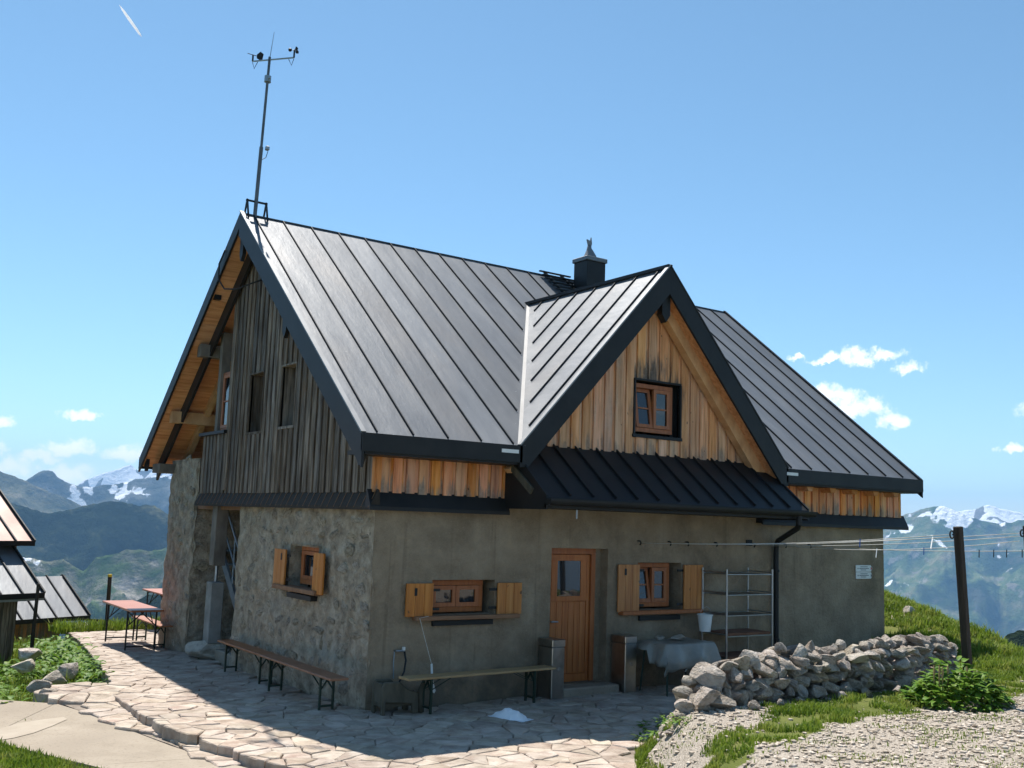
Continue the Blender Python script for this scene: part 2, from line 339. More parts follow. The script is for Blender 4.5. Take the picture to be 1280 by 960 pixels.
def rock_mesh(name, seed, mat, sub=3, cuts=9, bumpy=.10):
    rg = random.Random(seed); bm = bmesh.new(); bmesh.ops.create_icosphere(bm, subdivisions=sub, radius=1)
    planes = []
    for i in range(cuts):
        d = Vector((rg.gauss(0, 1), rg.gauss(0, 1), rg.gauss(0, 1))).normalized(); planes.append((d, rg.uniform(.42, .78)))
    for v in bm.verts:
        for d, k in planes:
            e = v.co.dot(d)-k
            if e > 0: v.co -= d*e*.97
        v.co *= 1+bumpy*noise.fractal(v.co*1.7+Vector((seed*3.1, 0, 0)), 1, 2, 3)
    mx = [max(abs(v.co[i]) for v in bm.verts) for i in range(3)]
    for v in bm.verts: v.co = Vector((v.co[i]/mx[i] for i in range(3)))*.5     # unit box
    me = bpy.data.meshes.new(name); bm.to_mesh(me); bm.free()
    for p in me.polygons: p.use_smooth = True
    me.set_sharp_from_angle(angle=R(22)); me.materials.append(MATS[mat]); return me
WALL_ROCKS = [rock_mesh('wall_rock', i, 'limestone', 3, 12, .05) for i in range(18)]
RUBBLE = [rock_mesh('rubble_rock', 40+i, 'rubble', 2, 7) for i in range(12)]

# ------------------------------------------------------------------ terrain
EDGE = [(-30, -0.5), (-4.1, -.5), (-3.4, -1.3), (-2.4, -1.94), (-1.84, -2.14), (-1.27, -2.27), (-.57, -2.38), (.2, -2.5), (1.27, -2.49), (2.7, -2.4), (3.9, -2.15), (6, -1.8), (9.5, -1.32), (12.5, -1.0), (40, -1.0)]
def lerp_tab(tab, y):
    for (a, b), (c, d) in zip(tab, tab[1:]):
        if y <= c: return b+(d-b)*max(0., min(1., (y-a)/(c-a)))
    return tab[-1][1]
def edge_x(y): return lerp_tab(EDGE, y)
def terrace_z(x, y): return -0.025*max(0., y)
STRIP = [(-3, -7.0), (.69, -5.43), (2.59, -4.75), (4.28, -4.5), (6, -4.35), (9, -4.0), (13, -3.6)]
BANK = [(-30, 2.0), (-7, -.9), (-5, .3), (-3.84, .98), (-3.05, 1.8), (-2.6, 2.4), (40, 3.0)]
def strip_y(x): return lerp_tab(STRIP, x)
def ground_z(x, y):
    z = terrace_z(x, y)-.07
    d = edge_x(y)-x
    k = sm(-4.2, -2.2, y)
    z -= (.26*k)*sm(-.4, -.2, d)
    if y < 3: z += .165*sm(.9, 1.15, d)*sm(2.4, 1.9, y)
    z -= .10*sm(.5, 4, d)*sm(2.5, 7, y)*max(0, min(d, 8))
    db = min((x-lerp_tab(BANK, y))*.75, -2.55-y)
    plat = max(sm(0, .75, db), .75*sm(7.6, 10, x)*sm(9, 6, y))
    z += .56*plat
    if y < -5: z += .06*min(7, -5-y)
    xc = 11.4+.5*(max(-6, min(y, 6))+2.3); f = sm(9.3, xc, x)
    z += f*(.14*plat+.165*max(0, min(y, 6)+2.3))
    if x > xc: z -= .4*(x-xc)
    n1 = fbm(x*.9, y*.9, 1.3, 4)
    z += .04*n1*sm(2, 5, math.hypot(x-1, y+1))*(1 if (x > 9 or y > 10 or x < -3) else .35)
    out = max(y-13.5, -x-9, -y-40, x-60, 0)
    if out > 0: z -= .55*out+.1*out*fbm(x*.05, y*.05, 0, 3)*sm(0, 20, out)
    r = math.hypot(x, y)
    if r > 60: z -= .3*(r-60)
    lo = -760+60*fbm(x*.0006, y*.0006, 3, 4)
    return max(z, lo)
def hit(px, py):
    d = ray_dir(px, py); t = 4.0
    while t < 120:
        p = CAM+d*t
        if p.z <= ground_z(p.x, p.y): return p
        t += .04
    return CAM+d*60
TRACK = [hit(*q) for q in ((1104, 757), (1122, 768), (1145, 780), (1170, 792), (1190, 803))]
def track_d(x, y):
    p = Vector((x, y)); best = 9
    for a, b in zip(TRACK, TRACK[1:]):
        a, b = a.xy, b.xy; d = b-a; t = max(0, min(1, (p-a).dot(d)/max(1e-6, d.dot(d)))); best = min(best, (p-a-d*t).length)
    return best
def gravel_mask(x, y):
    g = sm(.1, .5, x-lerp_tab(BANK, y))*sm(-2.0, -2.6, y)*sm(-13, -11, y)
    w = .33+.045*max(0, x-1)+.34*fbm(x*1.6, y*1.6, 9, 4)
    s = 1-sm(w*.3, w*1.5, abs(y-strip_y(x))) if w > .03 else 0; g *= 1-s
    g *= 1-.9*sm(.4, .2, abs(y+4.12+.1*fbm(x, 0, 0, 2)))*sm(-.1, .2, fbm(x*.9, 3, 0, 3))     # turf at the wall's foot
    g *= 1-.9*sm(.45, .2, math.hypot(x-1.75, y+3.45))
    g *= 1-sm(6.0, 7.2, x)*sm(-5.6, -4.6, y)*.7
    g *= 1-.95*sm(8.5, 9.5, x)
    if x > 8: g = max(g, .38*sm(.42, .1, track_d(x, y)+.3*fbm(x*1.5, y*1.5, 2, 3)))
    return g
def make_ground():
    cx, cy = 3.0, -2.0; rs = [.0]; r = .06
    while r < 17: rs.append(r); r += .125
    while r < 11000: rs.append(r); r *= 1.055
    NA = 420; mb = MB(); gv = []
    for i, r in enumerate(rs):
        for j in range(NA):
            a = 2*math.pi*j/NA; x, y = cx+r*math.cos(a), cy+r*math.sin(a)
            mb.v.append((x, y, ground_z(x, y))); gv.append(gravel_mask(x, y) if r < 30 else 0)
    for i in range(len(rs)-1):
        for j in range(NA):
            k = (j+1) % NA
            mb.f.append((i*NA+j, (i+1)*NA+j, (i+1)*NA+k, i*NA+k))
    o = mb.build('ground', 'ground', smooth=True, recalc=False)
    at = o.data.attributes.new('gravel', 'FLOAT', 'POINT'); at.data.foreach_set('value', gv)
    tag(o, 'mountain turf and gravel ground around the hut', None, None, 'structure')
make_ground()

# ------------------------------------------------------------------ mountains
M('mt_green', [(.36, (.03, .055, .02)), (.5, (.1, .14, .05)), (.64, (.22, .2, .12))], .006, 10, rough=1, bump=1.0, bscale=.02, bdist=25, coord='Position', spec=0, nrough=.7,
  layers=[dict(color=(.24, .22, .19), scale=.008, lo=.55, hi=.63, amt=.8), dict(color=(.02, .035, .016), scale=.0022, lo=.53, hi=.6, amt=.75), dict(color=(.9, .92, .95), scale=.012, detail=6, attr='snow', aw=.7, lo=.52, hi=.6)])
M('mt_scree', [(.36, (.05, .085, .03)), (.5, (.17, .17, .12)), (.62, (.38, .35, .31))], .013, 10, rough=1, bump=1.0, bscale=.02, bdist=25, coord='Position', spec=0, nrough=.7,
  layers=[dict(color=(.06, .11, .03), scale=.005, lo=.5, hi=.58, amt=.8), dict(color=(.9, .92, .95), scale=.02, detail=6, attr='snow', aw=.7, lo=.52, hi=.6)])
M('mt_forest', [(.34, (.008, .015, .008)), (.55, (.026, .038, .02)), (.7, (.07, .08, .04))], .012, 10, rough=1, bump=1.0, bscale=.02, bdist=25, coord='Position', spec=0, nrough=.75,
  layers=[dict(color=(.13, .13, .07), scale=.006, lo=.6, hi=.72, z=(-60, 40, .2), amt=.8), dict(color=(.9, .92, .95), scale=.02, detail=6, attr='snow', aw=.7, lo=.52, hi=.6)])
M('mt_ridge', [(.34, (.05, .06, .03)), (.52, (.13, .13, .08)), (.68, (.23, .2, .15))], .009, 10, rough=1, bump=1.0, bscale=.02, bdist=25, coord='Position', spec=0, nrough=.7, layers=[dict(color=(.9, .92, .95), scale=.02, detail=6, attr='snow', aw=.7, lo=.52, hi=.6)])
M('mt_rock', [(.34, (.04, .05, .035)), (.5, (.1, .105, .08)), (.66, (.23, .22, .2))], .006, 10, rough=1, bump=1.0, bscale=.02, bdist=25, coord='Position', spec=0, nrough=.7, layers=[dict(color=(.9, .92, .95), scale=.008, detail=6, attr='snow', aw=.7, lo=.52, hi=.6)])
M('mt_snow', [(.34, (.1, .1, .1)), (.52, (.2, .195, .185)), (.68, (.32, .3, .28))], .004, 10, rough=1, bump=1.0, bscale=.02, bdist=25, coord='Position', spec=0, nrough=.7, layers=[dict(color=(.9, .92, .95), scale=.005, detail=6, attr='snow', aw=.7, lo=.52, hi=.6)])
def frange(a, b, s):
    n = int(round((b-a)/s)); return [a+(b-a)*i/n for i in range(n)]
AZS = frange(-40, 4, 1.0)+frange(4, 20, .09)+frange(20, 52, .8)+frange(52, 66, .09)+frange(66, 110, 1.0)
def mountain(name, label, dist, prof, mat, front=.75, relief=600, rough=.2, seed=0, gscale=1.0, back=.5, az0=-40, az1=110, snow=0.0):
    """a ridge standing at its own distance; prof = image bearings of its skyline"""
    pts = []
    for px, py in prof:
        d = ray_dir(px, py); pts.append((math.degrees(math.atan2(d.x, d.y)), d.z/math.hypot(d.x, d.y)))
    pts.sort()
    azs = [a for a in AZS if az0 <= a <= az1]
    K = 90; mb = MB(); sv = []; L_ = 1.0/(dist*.05)*gscale
    for a in azs:
        if a <= pts[0][0]: t = pts[0][1]+.006*fbm(a*.12, seed, 0, 3)*min(1, (pts[0][0]-a)*.4)
        elif a >= pts[-1][0]: t = pts[-1][1]+.012*fbm(a*.12, seed, 0, 3)*min(1, (a-pts[-1][0])*.4)
        else: t = lerp_tab(pts, a)
        zr_ = CAM.z+dist*t+dist*.0014*fbm(a*2.6, seed*1.7, 0, 7)
        for i in range(K):
            s = -1+2*i/(K-1); s = math.copysign(abs(s)**1.25, s)
            ext = relief/front if s < 0 else relief/back
            r = dist+s*ext*.95
            x, y = CAM.x+r*math.sin(R(a)), CAM.y+r*math.cos(R(a))
            fall = relief*abs(s)**.9
            g = noise.ridged_multi_fractal(Vector((x*L_*.7, y*L_*.7, seed)), 1.0, 2.1, 7, 1.0, 2.0)
            z = zr_-fall+(g-1.0)*relief*rough*sm(0, .25, abs(s))*(1-.3*abs(s))
            mb.v.append((x, y, z))
            dep = (zr_-z)/max(1., dist*.045)                     # how far below the crest
            gu = noise.ridged_multi_fractal(Vector((x*L_*2.6, y*L_*2.6, seed+3.3)), .9, 2.1, 5, 1.0, 2.0)
            sv.append(max(0., min(1., snow*(1.25-gu*.55)*(1-sm(.15, 1.1, dep))+.9*(fbm(x*L_*1.6, y*L_*1.6, seed+8, 4))*snow)))
    n = len(azs)
    for j in range(n-1):
        for i in range(K-1): mb.f.append((j*K+i, (j+1)*K+i, (j+1)*K+i+1, j*K+i+1))
    o = mb.build(name, mat, smooth=True, recalc=False)
    at = o.data.attributes.new('snow', 'FLOAT', 'POINT'); at.data.foreach_set('value', sv)
    return tag(o, label, None, None, 'structure')
mountain('hill', 'dark green slope dropping into the valley behind the terrace', 1300, [(-200, 830), (0, 815), (110, 802), (135, 775), (160, 752), (185, 741), (215, 736), (330, 720)], 'mt_forest', .7, 500, .15, 1, az1=36)
mountain('mountain', 'grey green scree mountain with snow patches along its crest', 2600, [(-200, 660), (0, 690), (60, 700), (80, 697), (105, 712), (120, 694), (140, 690), (165, 684), (190, 686), (215, 681), (330, 660)], 'mt_scree', .8, 650, .16, 2, snow=0.5, az1=36)
mountain('mountain', 'dark wooded mountain in front of the snowy peaks', 3300, [(-200, 640), (0, 622), (60, 640), (90, 634), (115, 628), (140, 624), (160, 627), (178, 630), (192, 629), (212, 642), (330, 650)], 'mt_forest', .75, 800, .14, 3, az1=36)
mountain('mountain', 'brown green ridge falling from the left edge of view', 5200, [(-200, 560), (0, 587), (25, 597), (55, 610), (80, 620), (105, 632), (140, 650), (330, 690)], 'mt_ridge', .7, 800, .16, 4, snow=0.25, az1=36)
mountain('mountain', 'pyramid shaped peak with snow streaks on its sides', 6300, [(-200, 640), (0, 625), (25, 604), (40, 594), (55, 586), (66, 588), (80, 600), (98, 606), (115, 608), (135, 604), (150, 604), (170, 598), (190, 596), (215, 594), (330, 600)], 'mt_rock', .7, 950, .18, 5, snow=0.75, az1=36)
mountain('mountain', 'distant snow covered peaks on the left horizon', 9000, [(-200, 640), (0, 640), (90, 610), (105, 600), (120, 594), (140, 587), (152, 584), (163, 579), (172, 588), (190, 586), (215, 590), (330, 600)], 'mt_snow', .7, 900, .2, 6, snow=1.25, az1=36)
mountain('mountain', 'broad green mountainside with snow gullies beyond the washing line', 7000, [(900, 690), (1060, 665), (1105, 652), (1130, 642), (1150, 636), (1165, 632), (1180, 631), (1192, 636), (1205, 642), (1230, 650), (1250, 653), (1285, 648), (1400, 640)], 'mt_green', .5, 1250, .12, 7, snow=0.72, az0=34)
mountain('mountain', 'snowy summits peeping over the green mountainside', 9200, [(900, 680), (1100, 655), (1170, 644), (1200, 638), (1215, 636), (1235, 630), (1248, 634), (1262, 637), (1285, 642), (1400, 650)], 'mt_snow', .7, 900, .18, 8, snow=1.3, az0=34)
mountain('hill', 'small dark rocky knoll at the right edge', 420, [(1100, 850), (1225, 830), (1250, 800), (1258, 790), (1272, 786), (1290, 784), (1340, 780), (1420, 800)], 'mt_forest', .6, 120, .12, 9, az0=56)

# haze: one closed box of thin air round everything
hz = MB().box(-11800, 11800, -11800, 11800, -1300, 520).build('haze', 'black')
hm = bpy.data.materials.new('haze'); hm.use_nodes = True; hnt = hm.node_tree; hnt.nodes.clear()
hv = nd(hnt, 'ShaderNodeVolumePrincipled', {'Color': (.3, .6, 1.0, 1), 'Density': 8e-5, 'Anisotropy': .0})
nd(hnt, 'ShaderNodeOutputMaterial', {'Volume': hv.outputs[0]})
hz.data.materials.clear(); hz.data.materials.append(hm); tag(hz, 'thin blue mountain haze', None, None, 'stuff')

# ------------------------------------------------------------------ the hut
HL, HW, HH = 10.79, 9.10, 2.55
OGL, OGR, OE = .47, .47, .5
ZE, ZR = 3.46, 7.48; RY = HW/2; MS = (ZR-ZE)/(RY+OE)
CX, CZ = 4.67, 6.46; CHW = 2.75; CM = (CZ-ZE)/CHW      # cross gable: centre, ridge height, half width
VY = (CZ-ZE)/MS-OE                                      # where its ridge meets the main slope
def rz(y): return ZR-MS*abs(y-RY)
def cz(x): return CZ-CM*abs(x-CX)
hut = thing('mountain_hut', 'alpine hut of stone and plaster with timber gables and dark standing seam metal roof', 'hut')
FF = lambda u, d, z: (u, -d, z)        # front facade: u = x, d = outwards
GF = lambda u, d, z: (-d, u, z)        # gable facade: u = y, d = outwards

def wall_holes(mb, fn, u0, u1, z0, z1, holes, depth, d=0.0):
    us = sorted({u0, u1, *[h[0] for h in holes], *[h[1] for h in holes]}); zs = sorted({z0, z1, *[h[2] for h in holes], *[h[3] for h in holes]})
    for a, b in zip(us, us[1:]):
        for c, e in zip(zs, zs[1:]):
            m, n = (a+b)/2, (c+e)/2
            if any(h[0] < m < h[1] and h[2] < n < h[3] for h in holes): continue
            mb.quad(fn(a, d, c), fn(b, d, c), fn(b, d, e), fn(a, d, e))
    for a, b, c, e in holes:
        for p, q in (((a, c), (b, c)), ((b, c), (b, e)), ((b, e), (a, e)), ((a, e), (a, c))):
            mb.quad(fn(p[0], d, p[1]), fn(q[0], d, q[1]), fn(q[0], d-depth, q[1]), fn(p[0], d-depth, p[1]))
    return mb

# --- plaster front wall
DOOR = (2.90, 3.97, .12, 2.07); WIN1 = (.91, 1.92, 1.16, 1.62); WIN2 = (4.58, 5.50, 1.15, 1.87)
pw = wall_holes(MB(), FF, 0.0, HL, -.25, HH+.1, [DOOR, WIN1, WIN2], .3)
pw.quad((HL, 0, -.25), (HL, HW, -.25), (HL, HW, HH+.1), (HL, 0, HH+.1))
plaster = pw.build('plaster_wall', 'plaster', hut, recalc=False)
MB().box(.35, HL-.05, .36, HW-.05, -.2, -.1).box(.35, HL-.05, .36, 4.75, 2.45, 2.6).box(2.6, HL-.05, 4.75, HW-.05, 2.45, 2.6).build('floor_slab', 'interior', hut)
MB().box(2.3, HL-.01, HW-.4, HW, -.4, 3.2).build('north_wall', 'mortar', hut)

# --- rubble masonry
def rubble_face(name, fn, u0, u1, z0, z1, holes, nstones, seed, smin=.13, smax=.5, ragged=.0, off=0.0, extra=None):
    rg = random.Random(seed); st = .055
    nu, nz_ = max(2, int((u1-u0)/st)), max(2, int((z1-z0)/st)); mb = MB(); idx = {}
    for i in range(nu+1):
        for j in range(nz_+1):
            u, z = u0+(u1-u0)*i/nu, z0+(z1-z0)*j/nz_
            d = .03*fbm(u*1.6, z*1.6, seed, 3)+.022*fbm(u*6, z*6, seed+5, 5)
            e = min(i, nu-i)/3.0
            if e < 1: d -= .02*(1-e)
            uu = u
            if i == 0 or i == nu: uu += ragged*fbm(z*3, u, seed, 4)
            idx[i, j] = len(mb.v); mb.v.append(fn(uu, off+d, z))
    for i in range(nu):
        for j in range(nz_):
            u, z = u0+(u1-u0)*(i+.5)/nu, z0+(z1-z0)*(j+.5)/nz_
            if any(h[0]-.02 < u < h[1]+.02 and h[2]-.02 < z < h[3]+.02 for h in holes): continue
            mb.f.append((idx[i, j], idx[i+1, j], idx[i+1, j+1], idx[i, j+1]))
    for a, b, c, e in holes:
        a, b, c, e = a-.03, b+.03, c-.03, e+.03
        for p, q in (((a, c), (b, c)), ((b, c), (b, e)), ((b, e), (a, e)), ((a, e), (a, c))):
            mb.quad(fn(p[0], off+.02, p[1]), fn(q[0], off+.02, q[1]), fn(q[0], off-.3, q[1]), fn(p[0], off-.3, p[1]))
    w = mb.build(name, 'mortar', hut, smooth=True, recalc=False)
    zz = z0+.06; cand = []
    while zz < z1-.02:
        rh = rg.uniform(.14, .3); uu = u0+rg.uniform(-.1, .1)
        while uu < u1:
            sw_ = rg.uniform(.16, .55); cand.append((uu+sw_/2, sw_*rg.uniform(.8, 1.0), zz+rh/2+rg.uniform(-.04, .04), rh*rg.uniform(.75, 1.0))); uu += sw_+.015
        zz += rh
    rg.shuffle(cand)
    for u, s, z, h in cand[:nstones]:
        if u-s*.4 < u0 or u+s*.4 > u1 or z > z1: continue
        if any(h_[0]-s*.5 < u < h_[1]+s*.5 and h_[2]-h*.5 < z < h_[3]+h*.5 for h_ in holes): continue
        prot = rg.uniform(.06, .11); P = Vector(fn(u, off+.03*fbm(u*1.6, z*1.6, seed, 3)+prot*rg.uniform(-.43, -.18), z))
        ex = Vector(fn(1, 0, 0))-Vector(fn(0, 0, 0)); ey = Vector(fn(0, 1, 0))-Vector(fn(0, 0, 0)); t = rg.uniform(-.35, .35)
        X = ex*math.cos(t)+Vector((0, 0, 1))*math.sin(t); Z = ex.cross(Vector((0, 0, 1)))
        Zv = Vector((0, 0, 1))*math.cos(t)-ex*math.sin(t)
        m = Matrix(((X.x*s, ey.x*prot, Zv.x*h, P.x), (X.y*s, ey.y*prot, Zv.y*h, P.y), (X.z*s, ey.z*prot, Zv.z*h, P.z), (0, 0, 0, 1)))
        inst('stone', rg.choice(RUBBLE), w, m)
    return w
WING = (1.66, 2.62, 1.38, 1.96)
rubble_face('stone_wall', GF, 0.0, 5.0, -.2, HH+.08, [WING], 205, 3, ragged=.06)
# jamb of the stair opening, pillar, reveal
rubble_face('stone_pillar', GF, 7.35, 9.1, -.5, 3.42, [], 52, 5, ragged=.07)
rubble_face('pillar_return', lambda u, d, z: (u, 7.35-d, z), 0.0, 1.9, -.5, 3.42, [], 28, 6, ragged=.04)
MB().box(.03, .5, 4.7, 4.98, -.2, HH).build('opening_jamb', 'mortar', hut)
MB().box(.05, 2.3, 7.42, 9.05, -.5, 3.4).build('pillar_core', 'mortar', hut)
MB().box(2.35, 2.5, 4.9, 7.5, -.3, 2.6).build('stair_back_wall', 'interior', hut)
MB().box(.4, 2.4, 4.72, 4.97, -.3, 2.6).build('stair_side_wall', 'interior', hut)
# --- stair and post in the opening
st = empty_part('staircase', hut)
def stair_line(nm, dz, x, rr, box=False):
    a, b = Vector((x, 5.55, .05+dz)), Vector((x, 7.6, 1.92+dz))
    (MB().beam(a, b, .045, .17) if box else MB().tube([a, b], rr)).build(nm, 'galv', st)
stair_line('stringer', .0, .55, 0, True); stair_line('stringer', .0, 1.3, 0, True)
stair_line('handrail', .95, .55, .024); stair_line('midrail', .5, .55, .018)
for k in range(7):
    y = 5.7+k*.27; z = .18+k*.25
    MB().box(.56, 1.29, y-.11, y+.11, z, z+.035).build('tread', 'galv', st)
for y in (5.8, 6.6, 7.4): MB().tube([(.55, y, .05+(y-5.55)*.91), (.55, y, 1.0+(y-5.55)*.91)], .016).build('baluster', 'galv', st)
pp = empty_part('support_post', hut)
MB().box(-.02, .2, 6.06, 6.30, 1.47, HH+.05).build('timber_upper', 'beam_grey', pp, bevel=.008)
MB().tube([(.09, 6.18, 1.15), (.09, 6.18, 1.5)], .03, 10).build('steel_pin', 'tube_steel', pp, smooth=40)
MB().box(-.03, .2, 6.03, 6.31, .12, 1.18).build('concrete_lower', 'grey_post', pp, bevel=.01)
inst('base_stone', WALL_ROCKS[3], pp, Matrix.Translation((.05, 6.25, .0))@Matrix.Diagonal((.75, .7, .42, 1)))
MB().box(.1, 1.2, 4.98, 6.0, -.3, .03).build('threshold_step', 'concrete', hut, bevel=.02)

# --- skirting flashing under the timber storey
sk = MB(); prof = [(.02, HH+.22), (.04, HH+.24), (.15, HH+.02), (.15, HH-.03), (.12, HH-.01), (.12, HH+.0), (.0, HH+.0)]
def sweep(mb, fn, u0, u1, prof):
    mb.prism([(0, 0)], fn, 0, 0) if False else None
    n = len(mb.v); k = len(prof)
    mb.v += [fn(u0, d, z) for d, z in prof]+[fn(u1, d, z) for d, z in prof]
    for i in range(k): j = (i+1) % k; mb.f.append((n+i, n+j, n+k+j, n+k+i))
    mb.f += [tuple(range(n, n+k)), tuple(range(n+2*k-1, n+k-1, -1))]
sweep(sk, GF, -.14, 6.95, prof)
sko = sk.build('gable_skirting', 'dark_post', hut)
for i in range(34):
    y = -.1+i*.208; MB().beam((-.055, y, HH+.232), (-.158, y, HH+.0), .005, .010, (0, 1, 0)).build('skirting_rib', 'sill_wood', sko)
sk = MB(); sweep(sk, FF, -.151, 2.03, prof); sk.build('front_skirting', 'anthracite', hut)
sk = MB(); sweep(sk, FF, 7.25, 11.38, prof); sk.build('front_skirting', 'anthracite', hut)

# --- timber cladding
def clad(name, fn, u0, u1, zb, top, holes, mat, sp=.26, bw=.17, d=.05, backing=True, seed=1, apex=None, jag=.008):
    rg = random.Random(seed); part = empty_part(name, hut)
    cuts = sorted([u0, u1]+[h[0] for h in holes]+[h[1] for h in holes]); us = [u0]
    for a, b in zip(cuts, cuts[1:]):
        n = max(1, round((b-a)/sp)); us += [a+(b-a)*(i+1)/n for i in range(n)]
    def piece(nm, a, b, lo, hi_fn, d0, d1, m):
        ps = [(a, lo), (b, lo), (b, hi_fn(b))]
        if apex is not None and a < apex < b: ps.append((apex, hi_fn(apex)))
        ps.append((a, hi_fn(a)))
        if min(hi_fn(a), hi_fn(b)) < lo+.02 and max(hi_fn(a), hi_fn(b)) < lo+.05: return
        ps = [(u, max(z, lo+.004)) for u, z in ps]
        MB().prism(ps, fn, d0, d1).build(nm, m, part)
    for a, b in zip(us, us[1:]):
        m_ = (a+b)/2; hs = [h for h in holes if h[0] < m_ < h[1]]
        segs = [(zb, top)]
        if hs:
            h = hs[0]; segs = [(zb, (lambda e: (lambda u: e))(h[2])), (h[3], top)]
        w = (b-a); k = bw/sp*w; o = (w-k)/2
        for lo, hi in segs:
            jl = lo-(rg.uniform(0, jag) if lo == zb else 0)
            piece('under_board', a, b, lo, hi, d-.03, d, mat)
            piece('board', a+o, b-o, jl, hi, d+.003, d+.026+rg.uniform(0, .006), mat)
    return part
RT = .30   # roof build-up
GW = [(2.70, 3.30, 3.78, 4.74), (4.05, 4.68, 3.76, 4.74)]
clad('gable_cladding', GF, -.05, 5.62, HH+.2, lambda u: rz(u)-RT, GW, 'wood_grey', .205, .13, seed=2, apex=RY)
clad('railing_cladding', GF, 5.62, 6.95, HH+.2, lambda u: 3.8, [], 'wood_grey', .19, .125, seed=3)
clad('eave_cladding', FF, -.02, 2.1, HH+.2, lambda u: ZE-.16, [], 'wood_orange', .2, .135, seed=4)
clad('eave_cladding', FF, 7.2, 11.2, HH+.2, lambda u: ZE-.16, [], 'wood_orange', .2, .135, seed=5)
AW = (4.39, 5.35, 3.85, 4.70)
clad('cross_gable_cladding', FF, CX-2.42, CX+2.42, 3.5, lambda u: cz(u)-.36, [AW], 'wood_fresh', .215, .145, seed=6, apex=CX)
# corner trims of the timber storey and the side return of the loggia rail
MB().box(-.086, .02, -.086, -.02, HH+.2, ZE-.1).build('corner_board', 'wood_orange', hut)
MB().box(11.17, 11.23, -.09, 1.2, HH+.2, ZE-.1).build('corner_board', 'wood_orange', hut)
MB().box(HL-.2, 11.2, 0.02, HW-.5, HH+.05, HH+.2).build('jetty_floor', 'interior', hut)
MB().prism([(0.02, HH+.1), (HW-.4, HH+.1), (HW-.4, rz(HW-.4)-.3), (RY, ZR-.3), (0.02, rz(.02)-.3)], lambda u, d, z: (11.1+d, u, z), 0, .06).build('east_gable', 'wood_grey', hut)
MB().box(-.05, 1.2, 6.9, 6.95, HH+.2, 3.78).build('railing_return', 'wood_grey', hut)
MB().box(-.16, .12, 5.6, 6.98, 3.80, 3.86).build('railing_sill', 'anthracite', hut, bevel=.005)
# loggia behind the open half of the gable
MB().box(.05, 2.5, 5.0, 8.9, 2.46, 2.6).build('loggia_floor', 'sill_wood', hut)
MB().prism([(4.6, 2.6), (8.9, 2.6), (8.9, rz(8.9)-.26), (4.6, rz(4.6)-.26)], lambda u, d, z: (2.3+d, u, z), 0, .08).build('loggia_back_wall', 'soffit', hut)
MB().prism([(.05, 2.6), (2.35, 2.6), (2.35, 6.3), (.05, 6.3)], lambda u, d, z: (u, 5.5+d, z), 0, .1).build('loggia_side_wall', 'soffit', hut)
MB().box(-.05, .12, 6.30, 6.44, 3.86, rz(6.4)-.3).build('loggia_post', 'beam_grey', hut, bevel=.006)
MB().box(-.10, .05, 5.50, 5.66, HH+.25, rz(5.6)-.28).build('corner_post', 'wood_grey', hut, bevel=.006)

# ------------------------------------------------------------------ roofs
roof = empty_part('main_roof', hut)
X0, X1 = -OGL, 11.25
def val_y(x):      # lower end of a main-slope strip at x
    k = 1-abs(x-CX)/CHW
    return -OE+(VY+OE)*k if k > 0 else -OE
seams = [-.27+.525*i for i in range(23) if -.27+.525*i < X1-.12]
edges = [X0]+seams+[X1]
for a, b in zip(edges, edges[1:]):
    xs = sorted({a, b, *[q for q in (CX-CHW, CX, CX+CHW) if a < q < b]})
    poly = [(x, val_y(x)) for x in xs]+[(b, RY), (a, RY)]
    MB().prism(poly, lambda u, d, w: (u, w, rz(w)-d), 0, .05).build('roof_panel', 'zinc', roof)
    MB().prism([(a, RY), (b, RY), (b, HW+OE), (a, HW+OE)], lambda u, d, w: (u, w, rz(w)-d), 0, .05).build('roof_panel', 'zinc', roof)
for x in seams:
    y0 = val_y(x)+.03+(.10 if CX-CHW < x < CX+CHW else 0)
    MB().beam((x, y0, rz(y0)+.012), (x, RY-.02, rz(RY-.02)+.012), .015, .034).build('standing_seam', 'seam_metal', roof)
    MB().beam((x, RY+.02, rz(RY-.02)+.012), (x, HW+OE-.03, rz(HW+OE-.03)+.012), .015, .034).build('standing_seam', 'seam_metal', roof)
MB().beam((X0-.02, RY, ZR+.004), (X1+.02, RY, ZR+.004), .06, .012).build('ridge_cap', 'zinc', roof)
# soffit boards and deck
def sheet(name, mat, par, pts, off0, off1):
    MB().prism([(0, 0)]*0 or pts, lambda u, d, w: (u, w, rz(w)-d), off0, off1).build(name, mat, par)
sheet('soffit', 'soffit', roof, [(X0+.03, -OE+.04), (CX-CHW, -OE+.04), (CX-.3, VY-.35), (CX-.3, RY), (X0+.03, RY)], .06, .2)
sheet('soffit', 'soffit', roof, [(CX+CHW, -OE+.04), (X1-.03, -OE+.04), (X1-.03, RY), (CX+.3, RY), (CX+.3, VY-.35)], .06, .2)
for i in range(11):
    y0 = RY+i*(RY+OE-.03)/11; y1 = RY+(i+1)*(RY+OE-.03)/11-.008
    sheet('soffit_board', 'soffit', roof, [(X0+.03, y0), (X1-.03, y0), (X1-.03, y1), (X0+.03, y1)], .06, .2)
